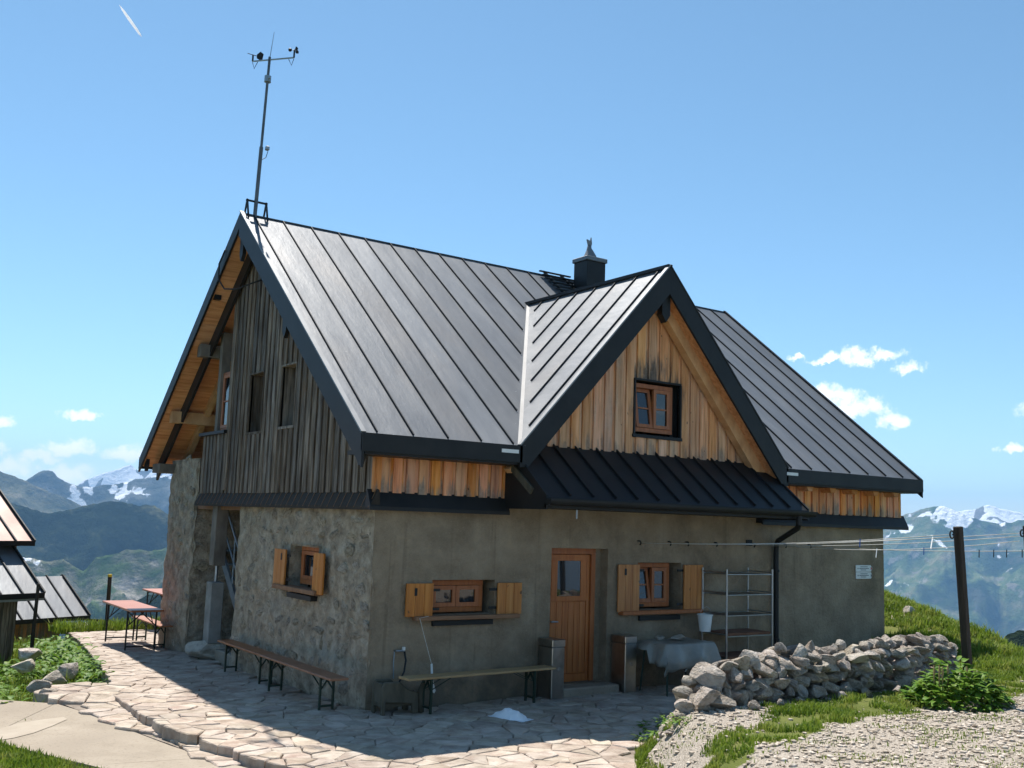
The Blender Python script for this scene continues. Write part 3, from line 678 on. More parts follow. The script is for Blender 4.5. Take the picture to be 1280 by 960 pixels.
# verge boards, fascias
def slope_board(name, par, x, y0, y1, depth, th=.035, mat='anthracite', top=.02, endpt=None):
    ps = [(y0, rz(y0)+top), (y1, rz(y1)+top), (y1, rz(y1)-depth), (y0, rz(y0)-depth)]
    return MB().prism(ps, lambda u, d, z: (x-d, u, z), 0, th).build(name, mat, par)
slope_board('verge_board', roof, X0, -OE-.03, RY, .40); slope_board('verge_board', roof, X0, RY, HW+OE+.03, .26)
slope_board('verge_board', roof, X1+.035, -OE-.03, RY, .3); slope_board('verge_board', roof, X1+.035, RY, HW+OE+.03, .3)
slope_board('inner_verge_board', roof, -.12, RY+.1, HW+OE-.1, .52, .05, top=-.21)
for s in (1, ):
    MB().beam((X0-.015, -OE-.02, rz(-OE-.02)+.035), (X0-.015, RY, ZR+.035), .07, .02).build('verge_trim', 'flash', roof)
    MB().beam((X1+.01, -OE-.02, rz(-OE-.02)+.03), (X1+.01, RY, ZR+.03), .06, .025).build('verge_trim', 'seam_metal', roof)
MB().box(X0-.035, CX-CHW+.02, -OE-.04, -OE-.005, ZE-.22, ZE+.012).build('eave_fascia', 'anthracite', roof)
MB().box(CX+CHW-.02, X1+.035, -OE-.04, -OE-.005, ZE-.22, ZE+.012).build('eave_fascia', 'anthracite', roof)
MB().box(X0-.035, X1, HW+OE+.005, HW+OE+.04, ZE-.22, ZE+.012).build('eave_fascia', 'anthracite', roof)
MB().box(X0+.03, CX-CHW, -OE, .0, ZE-.25, ZE-.19).build('eave_soffit', 'anthracite', roof)
MB().box(CX+CHW, X1-.03, -OE, .0, ZE-.25, ZE-.19).build('eave_soffit', 'anthracite', roof)
for x in [8.3+.62*i for i in range(5)]: MB().prism([(x-.09, ZE-.25), (x+.09, ZE-.25), (x+.05, ZE-.33), (x-.05, ZE-.33)], FF, .08, .3).build('rafter_tail', 'soffit', roof)
MB().box(-.3, 2.4, 8.85, 9.35, ZE-.3, ZE-.12).build('wall_plate', 'beam_grey', roof)
for y in (6.75, 8.2): MB().box(-.34, 2.35, y-.1, y+.1, rz(y)-.46, rz(y)-.23).build('purlin', 'beam_grey' if y < 8 else 'beam', roof)
for x in (.28, .95, 1.6):
    MB().prism([(RY+1.0, rz(RY+1.0)-.2), (HW+OE-.12, rz(HW+OE-.12)-.2), (HW+OE-.12, rz(HW+OE-.12)-.37), (RY+1.0, rz(RY+1.0)-.37)], lambda u, d, z: (x+d, u, z), 0, .11).build('rafter', 'beam', roof)
def pendant(fn, u, z, w=.15, h=.42, d0=.0, d1=.06, par=None):
    MB().prism([(u-w/2, z), (u+w/2, z), (u+w/2, z-h+.12), (u, z-h), (u-w/2, z-h+.12)], fn, d0, d1).build('purlin_cap', 'anthracite', par or roof)
for y, z in ((-.3, ZE+.02), (RY+.05, ZR-.4), (2.45, rz(2.45)-.33), (HW+.35, ZE+.15)): pendant(GF, y, z, d0=.36, d1=.425)
MB().beam((X0+.1, 6.2, 6.3), (X0+.1, 5.8, 6.3), .12, .2).build('bracket', 'black', roof)
# cable loop at the gable peak
MB().tube([(-.52, 5.15, 6.95), (-.56, 5.3, 6.72), (-.55, 5.3, 6.45), (-.5, 5.1, 6.25), (-.4, 4.75, 6.2), (-.25, 4.45, 6.28), (-.1, 4.35, 6.35)], .014, 6).build('cable', 'black', hut, smooth=True)

cross = empty_part('cross_gable_roof', hut)
ys = [-OE]+[-OE+.2+.515*i for i in range(8) if -OE+.2+.515*i < VY-.1]+[VY]
def cx_at(y): return CX-CHW+(y+OE)/(VY+OE)*CHW
for sgn in (-1, 1):
    for a, b in zip(ys, ys[1:]):
        q = lambda x: CX+sgn*(CX-x)*1.0
        poly = [(cx_at(a), a), (CX, a), (CX, b)]+([(cx_at(b), b)] if cx_at(b) < CX-.01 else [])
        poly = [(CX+sgn*(CX-u)*1, w) for u, w in poly]
        MB().prism(poly, lambda u, d, w: (u, w, cz(u)-d), 0, .05).build('roof_panel', 'zinc', cross)
    for y in ys[1:-1]:
        xl = cx_at(y)+.14; MB().beam((CX+sgn*(CX-xl), y, cz(xl)+.012), (CX, y, CZ+.012), .034, .015, (0, 1, 0)).build('standing_seam', 'seam_metal', cross)
    # valley gutter strip
    a = Vector((CX+sgn*CHW, -OE, ZE+.012)); b = Vector((CX, VY, CZ+.012)); MB().beam(a, b, .15, .010, Vector((sgn*.55, -.62, 1))).build('valley_flashing', 'valley_metal', cross)
    # verge board, trim, soffit and flying rafter
    xo = CX+sgn*(CHW+.02)
    MB().prism([(CX, CZ+.03), (xo, cz(xo)+.03), (xo+sgn*.0, cz(xo)-.26), (xo-sgn*.14, cz(xo)-.26), (CX, CZ-.42)], FF, OE, OE+.04).build('verge_board', 'anthracite', cross)
    MB().beam((CX, -OE-.01, CZ+.045), (xo, -OE-.01, cz(xo)+.045), .08, .02, (0, -1, 0) if False else (0, 0, 1)).build('verge_trim', 'flash' if sgn < 0 else 'seam_metal', cross)
    MB().prism([(CX, CZ-.06), (CX+sgn*2.7, cz(CX+2.7)-.06), (CX+sgn*2.7, cz(CX+2.7)-.3), (CX, CZ-.3)], FF, -.02, OE-.01).build('soffit', 'soffit', cross)
    MB().prism([(CX, CZ-.3), (CX+sgn*2.75, cz(CX+2.75)-.3), (CX+sgn*2.6, cz(CX+2.75)-.44), (CX, CZ-.52)], FF, .12, .26).build('flying_rafter', 'beam', cross)
MB().beam((CX, -OE-.04, CZ+.03), (CX, VY+.15, CZ+.03), .09, .05).build('ridge_cap', 'seam_metal', cross)
pendant(FF, CX, CZ-.36, .17, .5, .34, .46, cross)
for u in (CX-CHW+.03-.22, CX+CHW+.12): MB().box(u-.14, u+.14, -OE-.05, -OE-.041, ZE-.1, ZE-.05).build('metal_plate', 'white', hut)

# --- pent roof over the door
pent = empty_part('pent_roof', hut)
PX0, PX1, PD, PZ0, PZ1 = 2.0, 7.3, 1.06, 2.77, 3.60
def pz(d): return PZ1+(PZ0-PZ1)*d/PD
n = 13
for i in range(n):
    a, b = PX0+(PX1-PX0)*i/n, PX0+(PX1-PX0)*(i+1)/n
    MB().prism([(0, 0), (PD, 0), (PD, 1), (0, 1)], lambda u, d, w, a=a, b=b: (a+(b-a)*w, -u, pz(u)-d), 0, .04).build('roof_panel', 'pent_metal', pent)
    if i: MB().beam((a, -.03, pz(.03)+.015), (a, -PD+.03, pz(PD-.03)+.015), .025, .045).build('standing_seam', 'pent_metal', pent)
for x in (PX0-.02, PX1-.01): MB().prism([(0.02, pz(0)+.03), (PD, pz(PD)+.03), (PD, PZ0-.16), (.02, PZ0-.16)], lambda u, d, z, x=x: (x+d, -u, z), 0, .03).build('cheek', 'anthracite', pent)
MB().beam((PX0-.035, -.02, 3.35), (PX0-.035, -.75, 2.85), .03, .1).build('verge_board', 'old_wood', pent)
MB().box(PX0+.02, PX1-.02, -PD+.05, -.02, PZ0-.14, PZ0-.1).build('soffit', 'anthracite', pent)
g = MB(); k = 10
pts = [(PD+.005+.075*(1-math.cos(math.pi*j/k)), PZ0-.02-.085*math.sin(math.pi*j/k)) for j in range(k+1)]
pts += [(d, z+.004) for d, z in reversed(pts)][:0]
for (d0, z0), (d1, z1) in zip(pts, pts[1:]): g.quad((PX0-.05, -d0, z0), (PX1+.05, -d0, z0), (PX1+.05, -d1, z1), (PX0-.05, -d1, z1))
for xx in (PX0-.05, PX1+.05): g.v += [(xx, -d, z) for d, z in pts]; g.f.append(tuple(range(len(g.v)-len(pts), len(g.v))))
g.build('gutter', 'anthracite', pent, smooth=40, recalc=False)
MB().box(PX0-.02, PX1+.02, -PD-.003, -PD+.04, PZ0-.14, PZ0-.005).build('eave_fascia', 'anthracite', pent)
MB().tube([(6.98, -1.135, 2.68), (6.98, -1.135, 2.55), (7.04, -1.06, 2.48), (7.58, -.2, 2.26), (7.65, -.1, 2.18), (7.66, -.085, 2.05), (7.66, -.085, -.05)], .045, 10).build('downpipe', 'anthracite', hut, smooth=40)
for z in (.6, 1.75): MB().tube([(7.66, -.085, z-.02), (7.66, -.085, z+.02)], .06, 10).build('pipe_clip', 'black', hut)
MB().tube([(2.55, -1.0, 2.62), (2.55, -1.0, 2.5)], .012, 6).build('gutter_hook', 'tube_steel', pent)
for x in (4.57, 5.21, 5.6, 6.25, 7.15, 7.95, 8.6): MB().tube([(x, .02, 2.2), (x, -.05, 2.2), (x, -.075, 2.17), (x, -.05, 2.14)], .012, 6).build('wall_hook', 'black', hut)
MB().box(7.0, 7.14, -.02, .01, 2.16, 2.26).build('wall_vent', 'black', hut)

# --- chimney, roof grate
ch = MB().box(6.44, 6.92, 3.74, 4.18, 6.6, 7.74).build('chimney', 'anthracite', hut, bevel=.008)
MB().box(6.41, 6.95, 3.71, 4.21, 7.741, 7.83).build('chimney_cap', 'zinc', ch, bevel=.01)
cw = MB().tube([(6.68, 3.96, 7.83), (6.68, 3.96, 7.9), (6.67, 3.96, 7.98), (6.66, 3.96, 8.05), (6.655, 3.96, 8.13)], [.16, .13, .09, .05, .035], 12)
cw.build('chimney_cowl', 'zinc', ch, smooth=True)
fin = [(6.60, 8.02), (6.625, 8.12), (6.59, 8.24), (6.68, 8.22), (6.70, 8.3), (6.72, 8.17), (6.69, 8.05)]
MB().prism(fin, lambda u, d, z: (u, 3.95+d, z), 0, .03).build('cowl_fin', 'zinc', ch)
gr = empty_part('roof_grate', hut)
for x in (5.95, 6.38): MB().beam((x, 3.82, rz(3.82)+.07), (x, 4.56, rz(4.54)+.09), .04, .04).build('rail', 'black', gr)
for i in range(6):
    y = 3.9+i*.12; MB().beam((5.8, y, rz(y)+.1), (6.6, y, rz(y)+.1), .05, .025).build('rung', 'black', gr)

# ------------------------------------------------------------------ windows, shutters, door
def window(name, fn, u0, u1, z0, z1, rec, casements=2, fw=.07, tilt=None, bars=True, mat='frame_wood', sw=.055):
    w = MB(); d = -rec
    for a, b, c, e in ((u0, u1, z1-fw, z1), (u0, u1, z0, z0+fw), (u0, u0+fw, z0+fw, z1-fw), (u1-fw, u1, z0+fw, z1-fw)): w.box(a, b, d-.06, d, c, e, fn)
    wo = w.build(name, mat, hut, bevel=.004)
    n = casements; ww = (u1-u0-2*fw)/n
    for i in range(n):
        a, b = u0+fw+ww*i+.004, u0+fw+ww*(i+1)-.004; c, e = z0+fw+.004, z1-fw-.004
        lean = (tilt == i)
        def g2(u, dd, z, c=c, e=e, lean=lean):
            k = (z-c)/(e-c)*.09 if lean else 0
            return fn(u, dd-k, z)
        s = MB()
        for p, q, r_, t in ((a, b, e-sw, e), (a, b, c, c+sw), (a, a+sw, c+sw, e-sw), (b-sw, b, c+sw, e-sw)): s.box(p, q, d-.04, d+.012, r_, t, g2)
        if bars: s.box(a+sw, b-sw, d-.03, d+.004, (c+e)/2-.012, (c+e)/2+.012, g2)
        s.build('sash', mat, wo)
        MB().box(a+sw-.005, b-sw+.005, d-.022, d-.012, c+sw-.005, e-sw+.005, g2).build('pane', 'glass', wo)
    return wo
def shutter(fn, u0, u1, z0, z1, nb=3, d=.03, hinge_at=0, slit=False):
    s = MB(); w = (u1-u0)/nb
    for i in range(nb): s.box(u0+w*i+.002, u0+w*(i+1)-.002, d, d+.03, z0, z1, fn)
    so_ = s.build('shutter', 'shutter_wood', hut, bevel=.003)
    for z in (z0+.09, z1-.09):
        MB().box(u0-(.12 if hinge_at < 0 else -.02), u1+(.12 if hinge_at > 0 else -.02), d-.014, d-.002, z-.018, z+.018, fn).build('hinge_strap', 'black', so_)
    if slit: MB().box(u0+.12, u0+.16, d+.031, d+.036, z1-.16, z1-.06, fn).build('slit', 'black', so_)
    return so_
window('front_window', FF, WIN1[0]+.0, WIN1[1]-.12, WIN1[2]+.02, WIN1[3]-.01, .12, 2, bars=False)
shutter(FF, .49, .9, 1.15, 1.58, hinge_at=1, slit=True); shutter(FF, 1.94, 2.35, 1.15, 1.58, hinge_at=-1)
MB().box(.62, 2.28, -.13, .1, 1.10, 1.155).build('window_sill', 'sill_wood', hut, bevel=.006)
MB().box(.92, 1.88, -.05, -.003, 1.02, 1.085).build('sill_flashing', 'black', hut)
window('front_window', FF, WIN2[0]+.0, WIN2[1]-.14, WIN2[2]+.03, WIN2[3]-.01, .12, 2, tilt=0)
shutter(FF, 4.14, 4.57, 1.13, 1.84, hinge_at=1, slit=True); shutter(FF, 5.52, 5.94, 1.13, 1.84, hinge_at=-1)
MB().box(4.2, 5.9, -.11, .1, 1.085, 1.145).build('window_sill', 'frame_wood', hut, bevel=.006)
MB().box(4.6, 5.45, -.05, -.003, .99, 1.06).build('sill_flashing', 'black', hut)
window('gable_window', GF, WING[0]-.02, WING[1]-.12, WING[2]+.03, WING[3]+.01, .1, 1, bars=False, tilt=None)
shutter(GF, 2.64, 3.07, 1.37, 1.90, hinge_at=-1, slit=True, d=.07); shutter(GF, 1.28, 1.62, 1.33, 1.90, hinge_at=1, d=.07)
MB().box(1.45, 3.0, -.05, .14, 1.31, 1.375, GF).build('window_sill', 'sill_wood', hut, bevel=.006)
MB().box(1.6, 2.45, -.0, .12, 1.22, 1.29, GF).build('sill_flashing', 'black', hut)
# attic window in the cross gable, dark lining
window('attic_window', FF, AW[0]+.03, AW[1]-.085, AW[2]+.05, AW[3]-.03, .0, 2, tilt=0)
ln = MB()
for a, b, c, e in ((AW[0]-.02, AW[1]+.02, AW[3], AW[3]+.03), (AW[0]-.05, AW[1]+.05, AW[2]-.05, AW[2]), (AW[0]-.03, AW[0], AW[2], AW[3]), (AW[1], AW[1]+.03, AW[2], AW[3])): ln.box(a, b, -.1, .1, c, e, FF)
ln.box(AW[1]-.083, AW[1]-.001, -.1, -.06, AW[2], AW[3], FF)
ln.build('window_lining', 'anthracite', hut)
for a, b, c, e in GW:
    window('gable_slot_window', GF, a+.02, b-.02, c+.02, e-.02, .22, 1, fw=.03, bars=False, sw=.025, mat='dark_post')
    l2 = MB()
    for p, q, r_, t in ((a-.03, b+.03, c-.04, c), (a-.02, b+.02, e, e+.025), (a-.025, a, c, e), (b, b+.025, c, e)): l2.box(p, q, -.26, .09, r_, t, GF)
    l2.build('window_lining', 'wood_grey', hut)
window('loggia_window', GF, 5.67, 6.29, 3.87, 4.95, .0, 1, fw=.05, bars=True)
# door
dr = empty_part('front_door', hut); dy = .17
db = MB()
x0, x1, z0, z1 = DOOR; x1 -= .12
for a, b, c, e in ((x0, x1, z1-.09, z1), (x0, x0+.08, z0, z1-.09), (x1-.08, x1, z0, z1-.09)): db.box(a, b, dy-.03, dy+.08, c, e)
db.build('door_frame', 'frame_wood', dr, bevel=.004)
lx0, lx1 = x0+.085, x1-.085; np_ = 6; pw_ = (lx1-lx0-.12)/np_
MB().box(lx0, lx1, dy+.03, dy+.06, z0, z1-.095).build('door_leaf', 'door_wood', dr)
for i in range(np_): MB().box(lx0+.06+pw_*i+.003, lx0+.06+pw_*(i+1)-.003, dy+.012, dy+.0295, z0+.12, z0+1.16).build('plank', 'door_wood', dr, bevel=.003)
fr = MB()
for a, b, c, e in ((lx0, lx0+.055, z0, z1-.1), (lx1-.055, lx1, z0, z1-.1), (lx0+.055, lx1-.055, z0, z0+.115), (lx0+.055, lx1-.055, z0+1.17, z0+1.24), (lx0+.055, lx1-.055, z1-.19, z1-.1), (lx0+.06, lx0+.17, z0+1.24, z1-.19), (lx1-.17, lx1-.06, z0+1.24, z1-.19)): fr.box(a, b, dy+.005, dy+.0298, c, e)
fr.build('door_rails', 'door_wood', dr, bevel=.003)
MB().box(lx0+.17, lx1-.17, dy+.015, dy+.0285, z0+1.24, z1-.19).build('door_pane', 'glass', dr)
MB().tube([(lx0+.03, dy, 1.0), (lx0+.03, dy-.06, 1.0), (lx0+.15, dy-.06, 1.0)], .012, 8).build('door_handle', 'tube_steel', dr)
MB().box(DOOR[1]-.12, DOOR[1]+.0, dy, dy+.15, z0, z1).build('jamb_infill', 'plaster', dr)
MB().box(2.85, 4.02, -.28, .25, -.1, .115).build('door_step', 'concrete', hut, bevel=.02)

# ------------------------------------------------------------------ weather mast on the ridge
ms = thing('weather_mast', 'slender grey weather mast with wind sensors on the left end of the roof ridge', 'mast', (-.25, RY, ZR))
o_ = (-.25, RY, ZR); mb_ = Vector((-.25, RY, ZR-.08)); mt_ = Vector((-.18, RY, 10.33))
MB().tube([mb_, mb_.lerp(mt_, .45)], .034, 10).build('mast_tube', 'mast_metal', ms, o_, smooth=40)
MB().tube([mb_.lerp(mt_, .45), mt_+Vector((0, 0, .05))], .024, 10).build('mast_tube', 'mast_metal', ms, o_, smooth=40)
MB().tube([mt_, (-.13, RY, 10.86)], [.008, .004], 6).build('whip_antenna', 'galv', ms, o_)
ad = Vector((.65, -.76, 0)).normalized(); aR, aL = mt_+ad*.47, mt_-ad*.33
MB().tube([aL, aR], .014, 8).build('cross_arm', 'galv', ms, o_)
an = MB().tube([aR, aR+Vector((0, 0, .13))], .016, 8).build('anemometer', 'black', ms, o_)
for j in range(3):
    t = 2*math.pi*j/3+.4; c = aR+Vector((math.cos(t)*.075, math.sin(t)*.075, .14))
    bm_ = MB().tube([aR+Vector((0, 0, .14)), c], .005, 5)
    bm_.tube([c, c+Vector((-math.sin(t)*.02, math.cos(t)*.02, 0)), c+Vector((-math.sin(t)*.045, math.cos(t)*.045, 0))], [.034, .03, .008], 8)
    bm_.build('wind_cup', 'black', an, o_)
vn = MB().tube([aL, aL+Vector((0, 0, .12))], .016, 8).build('wind_vane', 'black', ms, o_)
MB().tube([aL+Vector((-.1, 0, .12)), aL+Vector((.16, 0, .12))], .007, 6).build('vane_rod', 'black', vn, o_)
MB().prism([(.07, .08), (.17, .05), (.19, .19), (.13, .22), (.07, .15)], lambda u, d, z: (aL.x+u, aL.y+d, aL.z+z), -.004, .004).build('vane_fin', 'black', vn, o_)
for p in (aL, aR): MB().tube([p+Vector((0, 0, -.02)), p+ad*(.04 if p is aL else -.04)+Vector((0, 0, -.14)), p+ad*(.1 if p is aL else -.1)+Vector((0, 0, -.02))], .006, 6).build('signal_cable', 'black', ms, o_)
cbx = mb_.lerp(mt_, .875)
MB().tube([cbx-Vector((0, 0, .05)), cbx+Vector((0, 0, .06))], .06, 10).build('clamp_box', 'galv', ms, o_)
MB().tube([cbx-Vector((0, .12, 0)), cbx+Vector((0, .12, 0))], .02, 6).build('clamp_bolt', 'galv', ms, o_)
sb = mb_.lerp(mt_, .44)+Vector((.06, -.04, 0)); MB().box(sb.x, sb.x+.07, sb.y-.035, sb.y+.035, sb.z-.02, sb.z+.06).build('sensor_box', 'tube_steel', ms, o_, bevel=.015)
MB().tube([sb+Vector((.05, 0, -.03)), sb+Vector((.02, 0, -.15)), sb+Vector((-.04, 0, -.2))], .006, 6).build('signal_cable', 'black', ms, o_)
for x in (-.40, -.06):
    for s in (-1, 1): MB().beam((x, RY, ZR+.27), (x, RY+s*.12, rz(RY+s*.12)+.01), .026, .026).build('stand_leg', 'black', ms, o_)
MB().beam((-.42, RY, ZR+.25), (-.04, RY, ZR+.25), .03, .03).build('stand_bar', 'black', ms, o_)

# ------------------------------------------------------------------ terrace paving
def at(px, py, z):
    d = ray_dir(px, py); return CAM+d*((z-CAM.z)/d.z)
def inside(p, poly):
    x, y = p; c = False
    for (a, b), (d, e) in zip(poly, poly[1:]+poly[:1]):
        if (b > y) != (e > y) and x < (d-a)*(y-b)/(e-b)+a: c = not c
    return c
TERR = [(-1.0, 12.6), (-1.3, 9.5), (-1.8, 6), (-2.15, 3.9), (-2.4, 2.7), (-2.49, 1.27), (-2.5, .2), (-2.38, -.57), (-2.27, -1.27), (-2.14, -1.84), (-1.94, -2.4), (-1.3, -3.4), (-.6, -4.2), (.9, -4.1), (1.8, -3.1), (2.9, -2.35), (3.7, -1.7), (7.5, -1.5), (7.5, -.02), (-.02, -.02), (-.02, 9.1), (2, 9.1), (2, 12.6)]
LOWER = [(-2.55, 4.0), (-2.95, 3.9), (-3.1, 3.05), (-2.95, 2.2), (-2.72, .9), (-2.5, -.2), (-2.36, -1.0), (-2.2, -1.75), (-1.95, -1.5), (-2.1, -.57), (-2.2, .2), (-2.2, 1.27), (-2.1, 2.7), (-1.95, 3.5)]
def clip(poly, p, n):
    out = []
    for a, b in zip(poly, poly[1:]+poly[:1]):
        da, db = (a-p).dot(n), (b-p).dot(n)
        if da <= 0: out.append(a)
        if (da < 0) != (db < 0): out.append(a+(b-a)*(da/(da-db)))
    return out
def flag_cells(poly, spacing, seed, jit=.42, stretch=1.0, edge=False):
    rg = random.Random(seed); xs = [p[0] for p in poly]; ys_ = [p[1] for p in poly]; pts = []
    y = min(ys_)-spacing*2; row = 0
    while y < max(ys_)+spacing*2:
        x = min(xs)-spacing*2+(row % 2)*spacing*.5*stretch
        while x < max(xs)+spacing*2:
            pts.append(Vector((x+rg.uniform(-jit, jit)*spacing*stretch, y+rg.uniform(-jit, jit)*spacing))); x += spacing*stretch
        y += spacing; row += 1
    cells = []
    for i, p in enumerate(pts):
        if not inside((p.x, p.y), poly) and not (edge and inside((p.x+.14, p.y), poly)): continue
        c = [p+Vector(v)*spacing*1.6 for v in ((-1, -1), (1, -1), (1, 1), (-1, 1))]
        for j, q in enumerate(pts):
            if j != i and (q-p).length < spacing*3.2: c = clip(c, (p+q)/2, (q-p).normalized())
        if edge and p.x < edge_x(p.y)+.6 and p.y > -2.6:
            for yy in (p.y-.2, p.y, p.y+.2):
                t = Vector((edge_x(yy+.2)-edge_x(yy-.2), .4)).normalized(); c = clip(c, Vector((edge_x(yy), yy)), Vector((-t.y, t.x))) if len(c) > 2 else c
        if len(c) >= 3:
            ar = abs(sum(a.x*b.y-b.x*a.y for a, b in zip(c, c[1:]+c[:1])))/2
            if ar > .012: cells.append((sum(c, Vector((0, 0)))/len(c), c))
    return cells
def flagstones(parent, cells, zf, seed, gap=.004, thick=lambda p: .06, joined=None):
    rg = random.Random(seed)
    for p, c in cells:
        cen = sum(c, Vector((0, 0)))/len(c); loop = []
        for a, b in zip(c, c[1:]+c[:1]):
            L_ = (b-a).length; k = max(1, int(L_/.13))
            for i in range(k): loop.append(a.lerp(b, i/k))
        def shrink(q, g):
            d = q-cen; l = max(1e-4, d.length); return cen+d*max(.3, (l-g)/l)
        loop = [shrink(q, gap)+Vector((rg.uniform(-.012, .012), rg.uniform(-.012, .012))) for q in loop]
        tx, ty, h = rg.uniform(-.018, .018), rg.uniform(-.018, .018), rg.uniform(-.007, .008); t = thick(p); mb = MB(); n = len(loop)
        for lev, g, dz in ((0, -.003, -t), (1, 0, -.011), (2, .011, 0)):
            for q in loop:
                s = shrink(q, g); e = s-cen
                mb.v.append((s.x, s.y, zf(s.x, s.y)+h+tx*e.x+ty*e.y+dz+(.004*fbm(s.x*6, s.y*6, 2, 2) if lev == 2 else 0)))
        for l in (0, 1):
            for i in range(n): j = (i+1) % n; mb.f.append((l*n+i, l*n+j, (l+1)*n+j, (l+1)*n+i))
        k = len(mb.v); mb.v.append((cen.x, cen.y, zf(cen.x, cen.y)+h+rg.uniform(-.004, .008)))
        for i in range(n): mb.f.append((2*n+i, 2*n+(i+1) % n, k))
        if joined is None: mb.build('flagstone', 'flagstone', parent, recalc=False)
        else:
            k = len(joined.v); joined.v += mb.v; joined.f += [tuple(k+i for i in f_) for f_ in mb.f]
tb = MB(); n0 = len(TERR)
tin = [(x+(.12 if x < edge_x(y)+.05 and -3.5 < y < 12 else 0), y) for x, y in TERR]
tb.v = [(x, y, terrace_z(x, y)-.03) for x, y in tin]+[(x, y, terrace_z(x, y)-.45) for x, y in tin]
tb.f = [tuple(range(n0))]+[(i, (i+1) % n0, n0+(i+1) % n0, n0+i) for i in range(n0)]
terrace = tag(tb.build('terrace', 'joint'), 'flagstone terrace around the corner of the hut', None, None, 'structure')
cells = flag_cells(TERR, .235, 11, jit=.52, stretch=1.4, edge=True)
cells = [c for c in cells if c[0].x < 5.2 and c[0].y < 12.2]
cells.sort(key=lambda c: (c[0]-Vector((CAM.x, CAM.y))).length)
flagstones(terrace, cells[:300], terrace_z, 5, thick=lambda p: .15 if p.x < edge_x(p.y)+.35 and p.y > -2.3 else .05)
far = MB(); flagstones(terrace, cells[300:], terrace_z, 6, thick=lambda p: .15 if p.x < edge_x(p.y)+.35 else .05, joined=far)
if far.v: tag(far.build('far_flagstones', 'flagstone', terrace, recalc=False), None, None, None, 'stuff')
lb = MB(); n0 = len(LOWER); lb.v = [(x, y, -.145) for x, y in LOWER]+[(x, y, -.5) for x, y in LOWER]
lb.f = [tuple(range(n0))]+[(i, (i+1) % n0, n0+(i+1) % n0, n0+i) for i in range(n0)]
lower = tag(lb.build('step', 'joint'), 'lower flagstone step along the terrace edge', None, None, 'structure')
flagstones(lower, flag_cells(LOWER, .24, 4, jit=.5, stretch=1.3), lambda x, y: -.115+.05*sm(2.6, 2.8, y)+.03*sm(0, -1.6, y), 8, thick=lambda p: .13)
# concrete path
U = [(-6.5, 4.6), (-3.7, 3.3), (-3.12, 2.75), (-2.97, 2.2), (-2.74, .9), (-2.52, -.3), (-2.38, -1.1), (-2.2, -1.85), (-1.98, -2.4), (-1.36, -3.4), (-.65, -4.25), (.4, -5.2)]
Lw = [(-6.5, 1.7), (-4.6, 1.6), (-4.2, .95), (-4.08, .6), (-3.82, -.05), (-3.66, -.4), (-3.5, -.9), (-3.28, -1.6), (-2.95, -2.2), (-2.7, -3.4), (-2.4, -4.4), (-2, -5.6)]
Zc = [-.14]*6+[-.12, -.09, -.06, -.03, -.02, .03]
path = tag(thing('concrete_path', 'pale concrete path at the foot of the terrace', None), None, None, None, 'structure')
for i0, i1 in ((0, 2), (2, 6), (6, 8), (8, 11)):
    mb = MB(); idx = []
    for i in range(i0, i1+1):
        for dz in (0, -.3):
            for k in range(7): p = Vector((*Lw[i], Zc[i]+dz)).lerp(Vector((*U[i], Zc[i]+dz)), k/6); mb.v.append(tuple(p))
    for i in range(i1-i0):
        a, b = i*14, (i+1)*14
        for k in range(6): mb.f.append((a+k, b+k, b+k+1, a+k+1))
        mb.f += [(a, a+7, b+7, b), (a+6, b+6, b+13, a+13)]
    for a in (0, (i1-i0)*14): mb.f.append((*[a+k for k in range(7)], *[a+7+k for k in range(6, -1, -1)]))
    for j, v in enumerate(mb.v):       # open joints between the slabs
        if j < 14 and i0: mb.v[j] = (v[0]+.004, v[1]-.006, v[2]) if i0 > 2 else (v[0]+.007, v[1]-.004, v[2])
    mb.build('concrete_slab', 'concrete', path)
pt = [at(px, py, -.134) for px, py in ((-30, 914), (0, 911), (22, 904), (55, 899), (80, 896), (84, 899), (66, 907), (42, 916), (18, 922), (0, 925), (-30, 929))]
MB().quad(*pt).build('mortar_patch', 'concrete_patch', path)

# ------------------------------------------------------------------ dry stone wall
dsw = thing('dry_stone_wall', 'low dry stone wall of pale limestone boulders in front of the hut', 'wall', (1.9, -3.5, .4))
PATH = [(1.95, -3.6), (2.6, -3.58), (3.4, -3.6), (4.6, -3.62), (5.8, -3.6), (6.6, -3.5), (7.4, -3.3)]
HT = [(0, .13), (.25, .24), (.55, .33), (.95, .47), (1.5, .52), (2.4, .49), (3.3, .5), (4.1, .53), (4.9, .5), (5.6, .36)]
def path_pt(s):
    for (a, b) in zip(PATH, PATH[1:]):
        a, b = Vector(a), Vector(b); l = (b-a).length
        if s <= l: return a+(b-a)*(s/l), (b-a).normalized()
        s -= l
    return b+(b-a).normalized()*s, (b-a).normalized()
TOT = sum((Vector(b)-Vector(a)).length for a, b in zip(PATH, PATH[1:]))
rw = random.Random(21)
def wall_stone(s, off, z, sx, sy, sz, tilt=.35):
    p, d = path_pt(max(0, s)); nrm = Vector((d.y, -d.x))
    if s < 0: p = p+d*s
    p = p+nrm*off; z += ground_z(p.x, p.y)
    m = Matrix.Translation((p.x-1.9, p.y+3.5, z-.4))@Matrix.Rotation(math.atan2(d.y, d.x)+rw.uniform(-.5, .5)+rw.choice((0, math.pi)), 4, 'Z')@Matrix.Rotation(rw.uniform(-tilt, tilt), 4, 'X')@Matrix.Rotation(rw.uniform(-tilt, tilt), 4, 'Y')@Matrix.Diagonal((sx, sy, sz, 1))
    inst('boulder', rw.choice(WALL_ROCKS), dsw, m)
